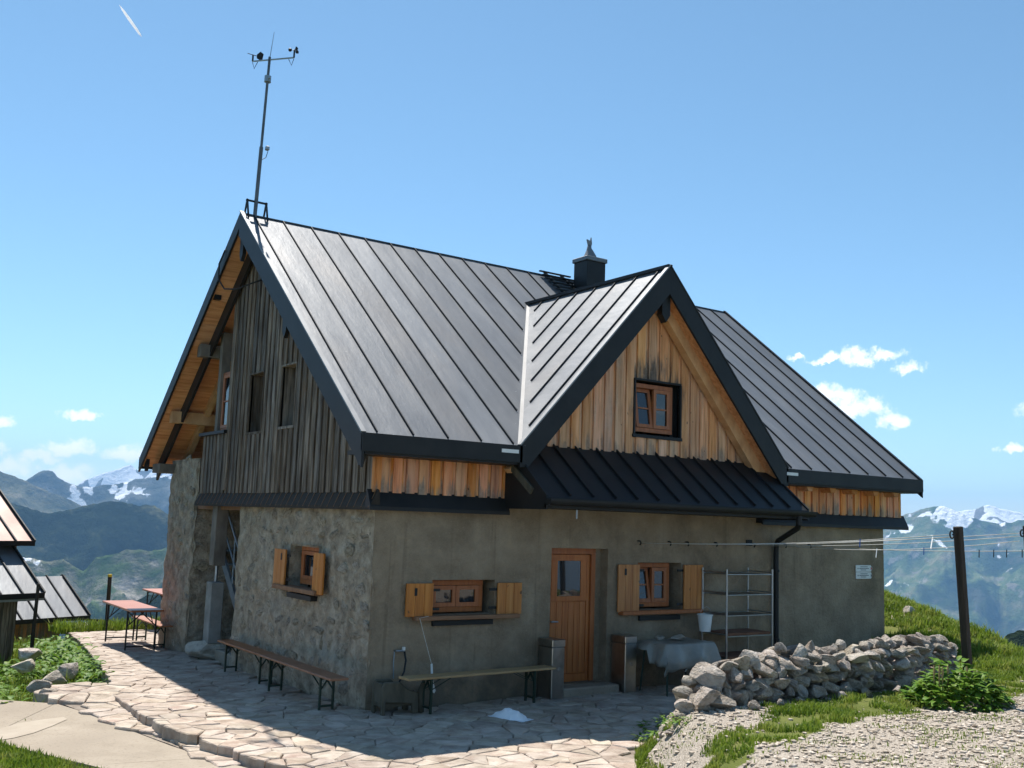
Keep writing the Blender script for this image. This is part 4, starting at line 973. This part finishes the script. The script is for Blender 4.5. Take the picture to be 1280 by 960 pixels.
for row, off in (('f', .2), ('b', -.12)):
    z = 0.0; course = 0
    while z < .56:
        ch_ = rw.uniform(.095, .14) if course else .15
        s = rw.uniform(0, .12)+z*.6
        while s < TOT:
            w = .09+.27*rw.random()**1.8
            if z+ch_*.55 < lerp_tab(HT, s):
                h = ch_*rw.uniform(1.0, 1.5)
                wall_stone(s+w/2, off-z*.12*(1 if off > 0 else -.4)+rw.uniform(-.06, .06), z+ch_/2+rw.uniform(-.025, .03), w*1.16, rw.uniform(.2, .34), h, .5)
            s += w*.95
        z += ch_; course += 1
s = .6
while s < TOT:       # capping stones
    w = rw.uniform(.1, .3); wall_stone(s+w/2, rw.uniform(-.1, .12), lerp_tab(HT, s)+rw.uniform(-.03, .05), w*1.1, rw.uniform(.16, .3), rw.uniform(.09, .2), .7); s += w*rw.uniform(.7, 1.0)
for s, off, z, a, b, c in ((.12, .3, .16, .4, .3, .2), (-.05, .16, .06, .3, .24, .18), (.3, .3, .09, .4, .3, .22), (.42, .06, .3, .44, .36, .26), (.08, .0, .2, .26, .22, .15), (-.22, .24, .03, .2, .15, .1), (-.32, .1, .02, .15, .12, .07), (-.42, .3, .02, .16, .14, .07), (-.2, .0, .03, .2, .16, .11)):
    wall_stone(s, off, z, a, b, c, .2)
for s, off in ((1.5, .45), (2.2, .48), (2.7, .44), (3.3, .45), (3.9, .48), (.7, .5), (1.1, .53), (4.4, .46)):
    wall_stone(s, off, .04, rw.uniform(.1, .18), rw.uniform(.09, .15), rw.uniform(.08, .14))

# ------------------------------------------------------------------ benches and tables
def make_bench(name, label, loc, rzv, L=2.2, w=.25, h=.46, mat='bench_wood', leg='green_steel', cat='bench', group=None, th=.03, inset=.36):
    b = thing(name, label, cat, loc, rzv, group)
    MB().box(-L/2, L/2, -w/2, w/2, h-th, h).build('seat_board' if cat == 'bench' else 'table_top', mat, b, bevel=.006)
    for s in (-1, 1):
        x = s*(L/2-inset); f = MB(); ww = w/2-.035
        for t in (-1, 1): f.box(x-.015, x+.015, t*ww-.013, t*ww+.013, 0, h-th)
        f.box(x-.013, x+.013, -ww+.013, ww-.013, .06, .085); f.box(x-.013, x+.013, -ww+.013, ww-.013, h-th-.03, h-th-.002)
        f.beam((x, -ww, h*.58), (x, ww*.1, h-th-.03), .018, .018); f.beam((x, ww, h*.58), (x, -ww*.1, h-th-.03), .018, .018)
        f.build('leg_frame', leg, b)
        for t in (-1, 1): MB().beam((x, t*ww*.8, h*.62), (x-s*.3, t*ww*.8, h-th-.01), .018, .006).build('brace', leg, b)
    return b
make_bench('bench', 'brown folding bench against the stone wall, nearer the stair opening', (-.22, 3.55, -.1), R(90), group='benches along the stone wall')
make_bench('bench', 'brown folding bench under the shuttered window in the stone wall', (-.42, 1.1, -.03), R(90), 2.4, group='benches along the stone wall')
make_bench('bench', 'pale wooden folding bench beside the front door', (1.45, -.45, .0), R(3), 2.4, mat='bench_pale')
make_bench('bench', 'red brown folding bench in front of the stone pillar', (-.19, 8.95, -.22), R(90), 2.0)
make_bench('table', 'red folding table standing in the sun on the terrace', (-.62, 8.82, -.21), R(90), 2.2, .6, .77, 'table_red', 'black', 'table', th=.035)
make_bench('table', 'red folding table half hidden behind the stone pillar', (.98, 12.0, -.3), R(90), 1.9, .6, .86, 'table_red', 'black', 'table', th=.035)
# ------------------------------------------------------------------ by the door
for x, lb_ in ((2.69, 'stainless steel clad box left of the front door'), (4.04, 'stainless steel clad box right of the front door')):
    t = thing('steel_cabinet', lb_, 'cabinet', (x, -.2, -.02), group='steel boxes flanking the door')
    MB().box(0, .22, -.16, .17, 0, .72).build('body', 'steel', t, bevel=.008); MB().box(-.006, .226, -.166, .176, .725, .83).build('lid', 'steel', t, bevel=.01)
    MB().box(.1, .15, -.168, -.161, .4, .45).build('latch', 'tube_steel', t)
# table under a plastic sheet
tt = thing('garden_table', 'small folding table beneath a plastic sheet by the shuttered window', 'table', (4.9, -.55, -.02))
MB().box(-.5, .5, -.3, .3, .70, .73).build('table_top', 'green_steel', tt)
for sx in (-1, 1):
    for sy in (-1, 1): MB().beam((sx*.42, sy*.24, .7), (sx*.47, sy*.29, 0), .03, .03).build('leg', 'green_steel', tt)
MB().beam((-.1, -.28, .35), (.18, -.2, .62), .02, .01).build('strut', 'white', tt); MB().beam((.18, -.2, .62), (.46, -.28, .38), .02, .01).build('strut', 'white', tt)
sh = MB(); NU, NV = 44, 34
for i in range(NU+1):
    for j in range(NV+1):
        u, v = -.82+1.64*i/NU, -.68+1.30*j/NV
        ex, ey = max(0, abs(u)-.5), max(0, abs(v)-.3); d = math.hypot(ex, ey)
        x = max(-.5, min(.5, u))+math.copysign(min(.10, ex*.38)+.03*math.sin(v*17)*min(1, ex*5), u)*(1 if ex > 0 else 0)
        y = max(-.3, min(.3, v))+math.copysign(min(.08, ey*.3)+.03*math.sin(u*15)*min(1, ey*5), v)*(1 if ey > 0 else 0)
        lim = 1.0 if v < 0 else .35
        z = .742-(d*.93 if d > 0 else 0)*lim*(1+.25*fbm(u*2.5, v*2.5, 4, 3))+.018*fbm(u*6, v*6, 1, 3)+.01
        sh.v.append((x, y, max(.12, z)))
for i in range(NU):
    for j in range(NV): a = i*(NV+1)+j; sh.f.append((a, a+NV+1, a+NV+2, a+1))
s_ = sh.build('plastic_sheet', 'plastic', None, smooth=True, recalc=False, loc=(4.9, -.55, -.02)); sm_ = s_.modifiers.new('thickness', 'SOLIDIFY'); sm_.thickness = .004
tag(s_, 'crumpled translucent grey plastic sheet draped over the small table', 'plastic sheet')
for k, (x, y, s, l) in enumerate(((4.68, -.42, .2, 'smaller pale stone weighing down the plastic sheet'), (4.98, -.5, .3, 'larger flat stone weighing down the plastic sheet'))):
    o = inst('weight_stone', WALL_ROCKS[k+5], None, Matrix.Translation((x, y, .775))@Matrix.Diagonal((s, s*.7, .1, 1))); tag(o, l, 'stone')
# shelf rack
rk = thing('shelf_rack', 'tubular steel shelf rack against the wall beside the downpipe', 'shelf rack', (6.45, -.32, -.02))
for sx in (-.53, .53):
    for sy in (-.27, .25): MB().tube([(sx, sy, 0), (sx, sy, 1.82)], .016, 8).build('upright', 'tube_steel', rk)
for z in (1.74, 1.42, 1.10, .78, .42):
    s = MB()
    for sy in (-.27, .25): s.tube([(-.53, sy, z), (.53, sy, z)], .011, 6)
    for sx in (-.53, .53): s.tube([(sx, -.27, z+.03), (sx, .25, z+.03)], .011, 6)
    if z > 1.0:
        for i in range(11): s.tube([(-.48+.096*i, -.27, z), (-.48+.096*i, .25, z)], .005, 4)
    s.build('wire_shelf', 'tube_steel', rk)
for z in (.78, .42):
    for i in range(5): MB().box(-.5, .5, -.26+i*.1, -.17+i*.1, z+.012, z+.05).build('plank', 'rust_brick', rk)
bk = thing('bucket', 'white plastic bucket hanging at the left of the steel rack', 'bucket', (5.62, -.42, .84))
prof_b = [(0, 0), (.085, 0), (.115, .24), (.125, .245), (.125, .26), (.112, .262), (.082, .012), (0, .012)]
bb = MB(); kk = 18
for r_, z in prof_b:
    for j in range(kk): t = 2*math.pi*j/kk; bb.v.append((r_*math.cos(t), r_*math.sin(t), z))
for i in range(len(prof_b)-1):
    for j in range(kk): bb.f.append((i*kk+j, i*kk+(j+1) % kk, (i+1)*kk+(j+1) % kk, (i+1)*kk+j))
bb.build('pail', 'white', bk, smooth=40); MB().tube([(-.12, 0, .25), (-.09, -.02, .34), (0, -.03, .38), (.09, -.02, .34), (.12, 0, .25)], .004, 5).build('bail_handle', 'tube_steel', bk)
# tap, hose, trough, paddle, snow
tp = thing('wall_tap', 'garden tap on the plaster wall with a black hose hanging from it', 'tap', (.4, 0, .72))
MB().tube([(-.02, 0, 0), (-.02, -.05, 0), (.1, -.06, 0)], .014, 8).build('spout', 'tube_steel', tp); MB().box(.07, .1, -.08, -.04, .01, .05).build('tap_handle', 'white', tp)
MB().tube([(.1, -.06, -.01), (.11, -.09, -.12), (.07, -.13, -.25), (-.03, -.2, -.36), (-.16, -.28, -.44)], .013, 7).build('hose', 'black', tp, smooth=True)
MB().tube([(-.02, -.012, 0), (-.03, -.015, -.15), (-.02, -.015, -.35)], .009, 6).build('pipe', 'galv', tp)
tr = thing('wooden_trough', 'weathered hollowed log trough at the corner under the tap', 'trough', (.3, -.32, 0))
tg = MB()
tg.prism([(-.27, .40), (-.30, .34), (-.30, .0), (-.25, .0), (-.25, .16), (.12, .12), (.14, 0), (.22, 0), (.2, .26), (.06, .30), (-.02, .36), (-.06, .40)], lambda u, d, z: (u, d, z), -.14, -.08)
tg.prism([(-.27, .40), (-.30, .34), (-.30, .0), (-.25, .0), (-.25, .16), (.12, .12), (.14, 0), (.22, 0), (.2, .26), (.06, .30), (-.02, .36), (-.06, .40)], lambda u, d, z: (u, d, z), .1, .16)
tg.build('side_plank', 'old_wood', tr, bevel=.012)
MB().box(-.29, .2, -.08, .1, .1, .15).build('trough_floor', 'old_wood', tr); MB().box(-.295, -.25, -.08, .1, .15, .38).build('end_board', 'old_wood', tr)
MB().tube([(.27, -.06, 0), (.28, -.06, .1), (.26, -.07, .22), (.30, -.08, .36)], [.06, .045, .04, .025], 8).build('stump_prong', 'old_wood', tr, smooth=True)
MB().tube([(.2, -.06, 0), (.19, -.06, .14), (.17, -.05, .27)], [.05, .04, .025], 8).build('stump_prong', 'old_wood', tr, smooth=True)
pd = thing('hanging_paddle', 'white flat paddle hanging on a string from the window sill', 'paddle', (.84, -.2, .36))
MB().prism([(-.02, .19), (.005, .2), (.03, -.03), (.07, -.15), (.05, -.18), (.0, -.14), (-.0, -.03)], lambda u, d, z: (u, d, z), -.006, .006).build('blade', 'white', pd)
MB().tube([(-.005, 0, .19), (-.1, .03, .5), (-.18, .06, .78), (-.05, .06, .8)], .004, 5).build('string', 'rope', pd)
sn = MB(); NS = 40
for i in range(NS+1):
    for j in range(NS+1):
        u, v = -1+2*i/NS, -1+2*j/NS; rr = math.hypot(u, v)*(1.12+.2*fbm(u*1.5+4, v*1.5, 3, 3))
        sn.v.append((u*.27, v*.13, .10*max(-.2, 1-rr**2.2)*(.85+.35*fbm(u*2.2, v*2.2, 8, 3))))
sn.f = [(i*(NS+1)+j, (i+1)*(NS+1)+j, (i+1)*(NS+1)+j+1, i*(NS+1)+j+1) for i in range(NS) for j in range(NS)]
snow = sn.build('snow_heap', 'snow', smooth=True, recalc=False, loc=(1.42, -1.2, .02)); snow.rotation_euler.z = R(-72)
tag(snow, 'small melting heap of white snow on the shaded paving', 'snow heap')
# trail sign
sg = thing('trail_sign', 'white trail direction sign with two arrow boards on the plaster wall', 'sign', (9.92, -.012, 1.6))
for z in (.0, .128):
    b_ = MB().prism([(0, z), (.44, z), (.485, z+.06), (.44, z+.12), (0, z+.12)], lambda u, d, w: (u, d, w), -.012, .0).build('arrow_board', 'white', sg)
    MB().prism([(.44, z+.03), (.478, z+.06), (.44, z+.09)], lambda u, d, w: (u, d, w), -.0155, -.0125).build('arrow_tip', 'red' if z else 'text', b_)
    for zz, a, c in ((.085, .13, .34), (.055, .1, .38), (.028, .14, .3)): MB().box(a, c, -.0145, -.0125, z+zz, z+zz+.01).build('text_line', 'text', b_)
    MB().box(.05, .07, -.0145, -.0125, z+.05, z+.07).build('text_line', 'text', b_)

# ------------------------------------------------------------------ washing line
posts = []
for k, (bx, by, tx, ty, tz, lbl) in enumerate(((5.66, -4.78, 5.49, -4.78, 2.13, 'dark wooden washing line post rising out of the leafy plant'), (7.19, -4.8, 7.05, -4.8, 2.18, 'dark wooden washing line post cut by the right edge of view'))):
    p = thing('washing_line_post', lbl, 'post', (bx, by, .43), group='washing line posts'); d = Vector((tx-bx, ty-by, tz))
    MB().beam((0, 0, 0), d, .088, .088, (0, 1, 0)).build('shaft', 'dark_post', p, bevel=.008)
    q = d-Vector((0, 0, .1)); ring = [q+Vector((-.13+.045*math.cos(t), 0, .045*math.sin(t))) for t in [2*math.pi*i/12 for i in range(13)]]
    MB().tube(ring, .01, 6).build('eye_ring', 'black', p); MB().tube([q+Vector((-.07, 0, 0)), q+Vector((-.11, 0, 0))], .012, 6).build('eye_stem', 'black', p)
    posts.append(Vector((bx, by, .43))+q+Vector((-.2, 0, 0)))
P1, P2 = posts
def sag(a, b, s, n=14): return [a.lerp(b, i/n)-Vector((0, 0, 4*s*(i/n)*(1-i/n))) for i in range(n+1)]
LINES = [((4.57, -.075, 2.17), P2, .06, 'topmost of the pale washing lines, from the wall to the far post'), ((5.21, -.075, 2.17), P1, .05, 'pale washing line from the wall hook beside the window to the near post'),
         ((6.25, -.075, 2.17), P1+Vector((0, 0, -.03)), .03, 'pale washing line from the wall above the rack to the near post'), ((7.15, -.075, 2.17), P2+Vector((0, 0, -.04)), .05, 'pale washing line passing close to the downpipe toward the far post'),
         ((8.6, -.075, 2.17), P2+Vector((0.6, -.3, -.2)), .04, 'lowest pale washing line, hung with dark pegs'), ((7.95, -.075, 2.17), P2+Vector((.0, 0, -.1)), .09, 'sagging pale washing line below the two upper ones')]
curves = []
for a, b, s, lbl in LINES:
    c = sag(Vector(a), b, s); curves.append(c); MB().tube(c, .0045, 6).build('washing_line', 'rope', smooth=True)
    tag(bpy.data.objects[COL.objects[-1].name], lbl, 'washing line', 'washing lines')
def peg(ci, i, f, mat, lbl, grp=None, ln=.09, tilt=.3):
    p = curves[ci][i].lerp(curves[ci][i+1], f); m = MB()
    m.box(-.008, -.001, -.006, .006, -ln, .02); m.beam((.003, 0, .02), (.012, 0, -ln), .01, .006, (0, 1, 0))
    o = m.build('clothes_peg', mat, loc=p); o.rotation_euler = (0, tilt, .4); tag(o, lbl, 'clothes peg', grp)
for i, f, w_ in ((10, .1, 'first'), (10, .8, 'second'), (11, .4, 'third'), (12, .1, 'fourth')): peg(4, i, f, 'black', w_+' dark clothes peg from the left on the lowest washing line', 'dark pegs on the lowest line')
peg(5, 6, .4, 'white', 'white clothes peg clipped to the sagging line against the plaster wall', None, .13, .5)
peg(5, 9, .2, 'blue', 'blue clothes peg near the corner of the hut'); peg(1, 10, .3, 'blue', 'blue clothes peg on the line just left of the near post')
peg(0, 11, .2, 'white', 'long white clothes peg on the topmost line', None, .2, .8)

# ------------------------------------------------------------------ neighbouring sheds
def shed_frame(O, th):
    ex, ey = Vector((math.cos(th), math.sin(th), 0)), Vector((-math.sin(th), math.cos(th), 0))
    return lambda u, v, z: tuple(Vector((O[0], O[1], 0))+ex*u+ey*v+Vector((0, 0, z)))
def shed_roof(par, fn, u0, u1, v0, z0, v1, z1, mat, sp=.42, name='roof_panel'):
    n = max(1, round((u1-u0)/sp)); rise = (z1-z0)/(v1-v0)
    for i in range(n):
        a, b = u0+(u1-u0)*i/n, u0+(u1-u0)*(i+1)/n
        MB().prism([(v0, 0), (v1, 0), (v1, 1), (v0, 1)], lambda v, d, w: fn(a+(b-a)*w, v, z0+(v-v0)*rise-d), 0, .04).build(name, mat, par)
        if i: MB().beam(fn(a, v0, z0+.015), fn(a, v1, z1+.015), .025, .04).build('standing_seam', 'seam_metal', par)
    MB().beam(fn(u1, v0-.01, z0+.0), fn(u1, v1, z1+.0), .03, .09).build('verge_board', 'anthracite', par)
    MB().beam(fn(u0, v0-.015, z0-.03), fn(u1, v0-.015, z0-.03), .03, .1).build('eave_fascia', 'anthracite', par)
def plank_wall(par, fn, u0, u1, v, z0, z1, mat, sp=.13, side=False):
    n = max(1, int((u1-u0)/sp))
    for i in range(n):
        a, b = u0+(u1-u0)*i/n+.006, u0+(u1-u0)*(i+1)/n-.006
        if side: MB().box(v-.03, v, a, b, z0, z1, fn).build('plank', mat, par)
        else: MB().box(a, b, v, v+.03, z0+random.uniform(-.02, 0), z1, fn).build('plank', mat, par)
TH = R(22)
sa = thing('timber_shed', 'weathered timber shed with reddish upper roof and grey lean-to roof', 'shed', (0, 0, 0))
fa = shed_frame((-2.2, 9.0), TH)
shed_roof(sa, fa, -4.2, 0, 0, .785, 1.2, 1.62, 'zinc'); shed_roof(sa, fa, -4.2, .3, .95, 1.71, 4.2, 3.95, 'zinc_pink', .38)
MB().box(-4.2, .02, .02, .16, .66, .72, fa).build('gutter', 'galv', sa)
plank_wall(sa, fa, -4.2, -.33, .3, -1.3, .82, 'wood_grey'); MB().box(-4.2, -.3, .34, 6, -1.3, .8, fa).build('lower_wall_core', 'interior', sa)
plank_wall(sa, fa, -4.2, .1, 1.2, 1.3, 1.8, 'wood_grey'); MB().prism([(1.24, 1.2), (7, 1.2), (7, 1.9), (4.2, 3.8), (1.24, 1.76)], lambda v, d, z: fa(.08-d, v, z), 0, 4.2).build('upper_wall_core', 'wood_grey', sa)
shed_b = thing('low_shed', 'low shed with grey metal roof downhill behind the timber shed', 'shed', (0, 0, 0)); fb = shed_frame((-.2, 14.0), TH)
shed_roof(shed_b, fb, -3.4, 0, 0, -.15, 1.22, .72, 'zinc', .43); shed_roof(shed_b, fb, -3.4, 0, 2.44, -.15, 1.22, .72, 'zinc', .43)
plank_wall(shed_b, fb, -3.2, -.55, .3, -2.2, -.1, 'wood_orange', .16); MB().box(-3.2, -.56, .34, 2.2, -2.2, .02, fb).build('wall_core', 'interior', shed_b)
MB().beam(fb(-.3, -.05, -.2), fb(.55, -.1, -.3), .05, .05).build('pole', 'dark_post', shed_b)
pl = thing('fence_pole', 'thin dark wooden pole standing at the corner of the timber shed', 'pole', (-2.36, 8.8, -.8)); MB().tube([(0, 0, 0), (0, 0, .9), (.01, 0, 1.78)], [.04, .035, .03], 8).build('shaft', 'dark_post', pl)
pl = thing('marker_pole', 'wooden marker pole with a yellow tip behind the red table', 'pole', (-.04, 13.0, -.5)); MB().tube([(0, 0, 0), (-.02, 0, 1.33)], .045, 8).build('shaft', 'dark_post', pl)
M('yellow', [(.6, .42, .03), (.65, .45, .04)], 4, rough=.6); MB().tube([(-.02, 0, 1.33), (-.021, 0, 1.39)], .048, 8).build('tip', 'yellow', pl)

# ------------------------------------------------------------------ boulders
BPOS = []
for k, (px, py, s, l) in enumerate(((68, 846, .42, 'grey boulder among the leaves below the terrace step'), (84, 838, .5, 'pale grey boulder half covered by leaves beside the terrace'), (48, 858, .4, 'grey boulder at the left of the boulder cluster'), (60, 866, .34, 'small low boulder next to the flagstone step'),
        (28, 832, .46, 'boulder at the foot of the timber shed'), (38, 815, .5, 'boulder higher up the bank by the timber shed'), (107, 784, .36, 'pale flat rock on the far edge of the terrace'), (1138, 762, .3, 'dark boulder set in the grassy slope right of the hut'))):
    p = at(px, py+4, -.12) if k < 6 else hit(px, py+6); BPOS.append(p); s *= .72 if k < 6 else 1; o = inst('boulder', WALL_ROCKS[k], None, Matrix.Translation((p.x, p.y, p.z+s*(.1 if k < 6 else .2)))@Matrix.Rotation(k*1.3, 4, 'Z')@Matrix.Diagonal((s*1.2, s*.9, s*.75, 1))); tag(o, l, 'boulder')

# ------------------------------------------------------------------ vegetation
def blades(name, n, sampler, hmin, hmax, mat, label, seed, wid=.006):
    rg = random.Random(seed); mb = MB(); V, F = mb.v, mb.f; c = 0; guard = 0
    while c < n and guard < n*8:
        guard += 1; q = sampler(rg)
        if q is None: continue
        x, y, z, sc = q; h = rg.uniform(hmin, hmax)*sc; a = rg.uniform(0, 6.283); l = rg.uniform(.1, .7)*h; w = wid*rg.uniform(.7, 1.5)
        dx, dy = math.cos(a), math.sin(a); px, py = -dy*w, dx*w; k = len(V)
        V += [(x-px, y-py, z-.01), (x+px, y+py, z-.01), (x+dx*l*.35+px*.8, y+dy*l*.35+py*.8, z+h*.6), (x+dx*l*.35-px*.8, y+dy*l*.35-py*.8, z+h*.6), (x+dx*l, y+dy*l, z+h)]
        F += [(k, k+1, k+2, k+3), (k+3, k+2, k+4)]; c += 1
    return tag(mb.build(name, mat, recalc=False), label, None, None, 'stuff')
def s_front(rg):
    x, y = rg.uniform(.0, 10.5), rg.uniform(-7.5, -2.6)
    g = gravel_mask(x, y)
    if g > .55 and rg.random() > .002: return None
    if g <= .55 and rg.random() < g*1.2: return None
    if fbm(x*2.2, y*2.2, 5, 3)+.25 < rg.random()*.55: return None
    p, d = path_pt(max(0, min(TOT, x-1.95)))
    if 1.7 < x < 7.3 and abs(y-p.y) < .36: return None
    if inside((x, y), TERR): return None
    return x, y, ground_z(x, y), .55+.75*max(0, fbm(x*1.5, y*1.5, 2, 3)+.4)
blades('grass_strip', 34000, s_front, .03, .09, 'grass', 'grass growing in strips through the gravel', 1)
def s_sparse(rg):
    x, y = rg.uniform(-.2, 8.6), rg.uniform(-7.6, -2.7)
    if inside((x, y), TERR) or gravel_mask(x, y) < .4: return None
    p, d = path_pt(max(0, min(TOT, x-1.95)))
    if 1.7 < x < 7.5 and abs(y-p.y) < .36: return None
    if fbm(x*1.7, y*1.7, 12, 4) < rg.uniform(-.05, .35): return None
    return x, y, ground_z(x, y), 1
blades('sparse_grass', 6000, s_sparse, .012, .036, 'grass', 'thin short grass sprouting from the gravel', 7, .004)
def s_hill(rg):
    x, y = rg.uniform(8.6, 15.2), rg.uniform(-4.0, 4.6)
    if gravel_mask(x, y) > .5 or y > .3+(x-10.7)*.85: return None
    if x < 11.3 and y > -.2: return None
    return x, y, ground_z(x, y), .6+.8*max(0, fbm(x*1.2, y*1.2, 2, 3)+.35)
blades('hill_grass', 34000, s_hill, .07, .2, 'grass', 'thick grass on the slope right of the hut', 2, .011)
def s_lawn(rg):
    x, y = rg.uniform(-6.2, -2.9), rg.uniform(-2.8, 1.8)
    for (a, b), (c_, d_) in zip(Lw, Lw[1:]):
        if d_ <= y <= b:
            if x > a+(c_-a)*((b-y)/max(1e-6, b-d_))-.03: return None
    return x, y, ground_z(x, y)+.02, 1
blades('lawn', 16000, s_lawn, .04, .09, 'grass', 'short lawn in the bottom left corner', 3, .007)
def s_bank(rg):
    y = rg.uniform(2.6, 13.6); x = edge_x(y)-rg.random()**.8*4.2-.06
    if y < 4.2 and x > -3.15: return None
    if x > -2.36-.2 and 9.2 < y < 13 and x < -1.9-(y-9): return None
    return x, y, ground_z(x, y), .6+.9*max(0, fbm(x, y, 2, 3)+.4)
blades('bank_grass', 12000, s_bank, .1, .32, 'grass', 'long grass on the bank left of the terrace', 4, .008)
blades('edge_grass', 2500, lambda rg: (lambda x, y: (x, y, terrace_z(x, y)-.05, 1))(rg.uniform(-1.2, 2.2), rg.uniform(12.4, 13.4)), .1, .3, 'grass', 'grass tufts at the far end of the terrace', 5, .012)

def leaf(mb, p, az, el, L, w, droop, n=4, curl=.25):
    d = Vector((math.cos(az)*math.cos(el), math.sin(az)*math.cos(el), math.sin(el))); side = Vector((-math.sin(az), math.cos(az), 0)); k = len(mb.v); q = Vector(p)
    for i in range(n+1):
        t = i/n; ww = w*math.sin(math.pi*(.12+.86*t))**.8*(1 if i < n else .05)
        up = side.cross(d)*-1
        mb.v += [tuple(q-side*ww-up*(-ww*curl)), tuple(q+Vector((0, 0, 0))), tuple(q+side*ww-up*(-ww*curl))]
        q = q+d*(L/n); d = (d+Vector((0, 0, -droop/n))).normalized()
    for i in range(n):
        a = k+i*3; mb.f += [(a, a+1, a+4, a+3), (a+1, a+2, a+5, a+4)]
def dock_cluster(mb, x, y, z, n, size, rg, spread):
    for i in range(n):
        a = rg.uniform(0, 6.283); r = spread*math.sqrt(rg.random()); h = size*rg.uniform(.25, 1.1)*(1-.45*(r/max(spread, .01))**2)
        leaf(mb, (x+math.cos(a)*r, y+math.sin(a)*r, z+h), a+rg.uniform(-.8, .8), rg.uniform(-.1, .7), min(size, .24)*rg.uniform(.4, .85), min(size, .24)*rg.uniform(.1, .22), rg.uniform(.4, 1.4))
rl = random.Random(9); mb = MB()
for i in range(330):
    y = rl.uniform(2.9, 11.8); x = edge_x(y)-.1-rl.random()**1.1*2.6
    if y < 4.3 and x > -3.2: continue
    if y > 8.6 and x < -2.2: continue
    if any((q.xy-Vector((x, y))).length < .42 for q in BPOS): continue
    tall = 1+.75*sm(1.3, .3, edge_x(y)-x)*sm(3.2, 4.6, y)*sm(10.5, 8.5, y)
    dock_cluster(mb, x, y, ground_z(x, y), int(15*tall), rl.uniform(.13, .36)*tall, rl, .22)
tag(mb.build('bank_plants', 'leaf', recalc=False, smooth=True), 'leafy green dock plants covering the bank left of the terrace', None, None, 'stuff')
dk = thing('dock_plant', 'lush broad leaved green plant at the foot of the washing line post', 'plant', (5.2, -4.9, .49)); mb = MB(); rl = random.Random(3)
for i in range(620):
    a = rl.uniform(0, 6.283); r = math.sqrt(rl.random()); x, y = .62*r*math.cos(a), .48*r*math.sin(a); h = (.4+.08*math.sin(5*a))*(1-r**2.2)+.04
    leaf(mb, (x, y, h*rl.uniform(.35, 1.05)), a+rl.uniform(-.9, .9), rl.uniform(-.2, .8), rl.uniform(.1, .19), rl.uniform(.028, .048), rl.uniform(.4, 1.5))
mb.build('foliage', 'leaf', dk, recalc=False, smooth=True)
for i in range(7):
    a = rl.uniform(0, 6.283); x, y = -.25+rl.uniform(-.2, .2), rl.uniform(-.2, .2); MB().tube([(x, y, .1), (x, y, .34), (x+.01, y, .4), (x, y, .46)], [.003, .008, .012, .004], 6).build('flower_spike', 'bloom', dk, smooth=True)
# small leafy weeds at the end of the wall
mb = MB()
for x, y in [hit(*q).xy for q in ((800, 922), (812, 916), (822, 912), (806, 930), (836, 906), (848, 908), (818, 926))]:
    dock_cluster(mb, x, y, ground_z(x, y), 30, rl.uniform(.08, .14), rl, .13)
tag(mb.build('wall_weeds', 'leaf', recalc=False, smooth=True), 'small green weeds at the low end of the stone wall', None, None, 'stuff')

# ------------------------------------------------------------------ loose gravel
rg = random.Random(31); base = []
for sd in range(6):
    bm = bmesh.new(); bmesh.ops.create_icosphere(bm, subdivisions=1, radius=1); r2 = random.Random(sd)
    for v in bm.verts: v.co *= r2.uniform(.7, 1.15)
    bm.verts.ensure_lookup_table(); base.append(([v.co.copy() for v in bm.verts], [tuple(v.index for v in f.verts) for f in bm.faces])); bm.free()
mb = MB(); c = 0; tries = 0
while c < 22000 and tries < 120000:
    tries += 1; x, y = rg.uniform(-.2, 8.6), rg.uniform(-7.6, -2.7)
    if rg.random() > gravel_mask(x, y)+.04 or inside((x, y), TERR): continue
    s = .004+.034*rg.random()**6; k = len(mb.v); vs, fs = rg.choice(base); a = rg.uniform(0, 6.28); ca, sa_ = math.cos(a), math.sin(a); z = ground_z(x, y); fl = rg.uniform(.45, .8); e = rg.uniform(.8, 1.4)
    mb.v += [(x+(v.x*ca*e-v.y*sa_)*s, y+(v.x*sa_*e+v.y*ca)*s, z+v.z*s*fl+s*.2) for v in vs]; mb.f += [tuple(k+i for i in f) for f in fs]; c += 1
c = 0; tries = 0
while c < 110 and tries < 60000:
    tries += 1; x, y = rg.uniform(8, 14.5), rg.uniform(-3.5, 4)
    if rg.random() > gravel_mask(x, y): continue
    s = .02+.09*rg.random()**4; k = len(mb.v); vs, fs = rg.choice(base); z = ground_z(x, y); e = rg.uniform(.8, 1.5)
    mb.v += [(x+v.x*s*e, y+v.y*s, z+v.z*s*.6+s*.1) for v in vs]; mb.f += [tuple(k+i for i in f) for f in fs]; c += 1
tag(mb.build('gravel_stones', 'pebble', recalc=False), 'loose pale gravel scattered over the path', None, None, 'stuff')

# ------------------------------------------------------------------ contrail far up
a_, b_ = CAM+ray_dir(149, 6)*21000, CAM+ray_dir(177, 46)*21000
ct = MB().tube([a_.lerp(b_, t) for t in (0, .2, .45, .7, .9, 1)], [3, 22, 28, 26, 20, 3], 8).build('contrail', 'vapour', smooth=True)
tag(ct, 'short white aircraft contrail high in the upper left sky', 'contrail')
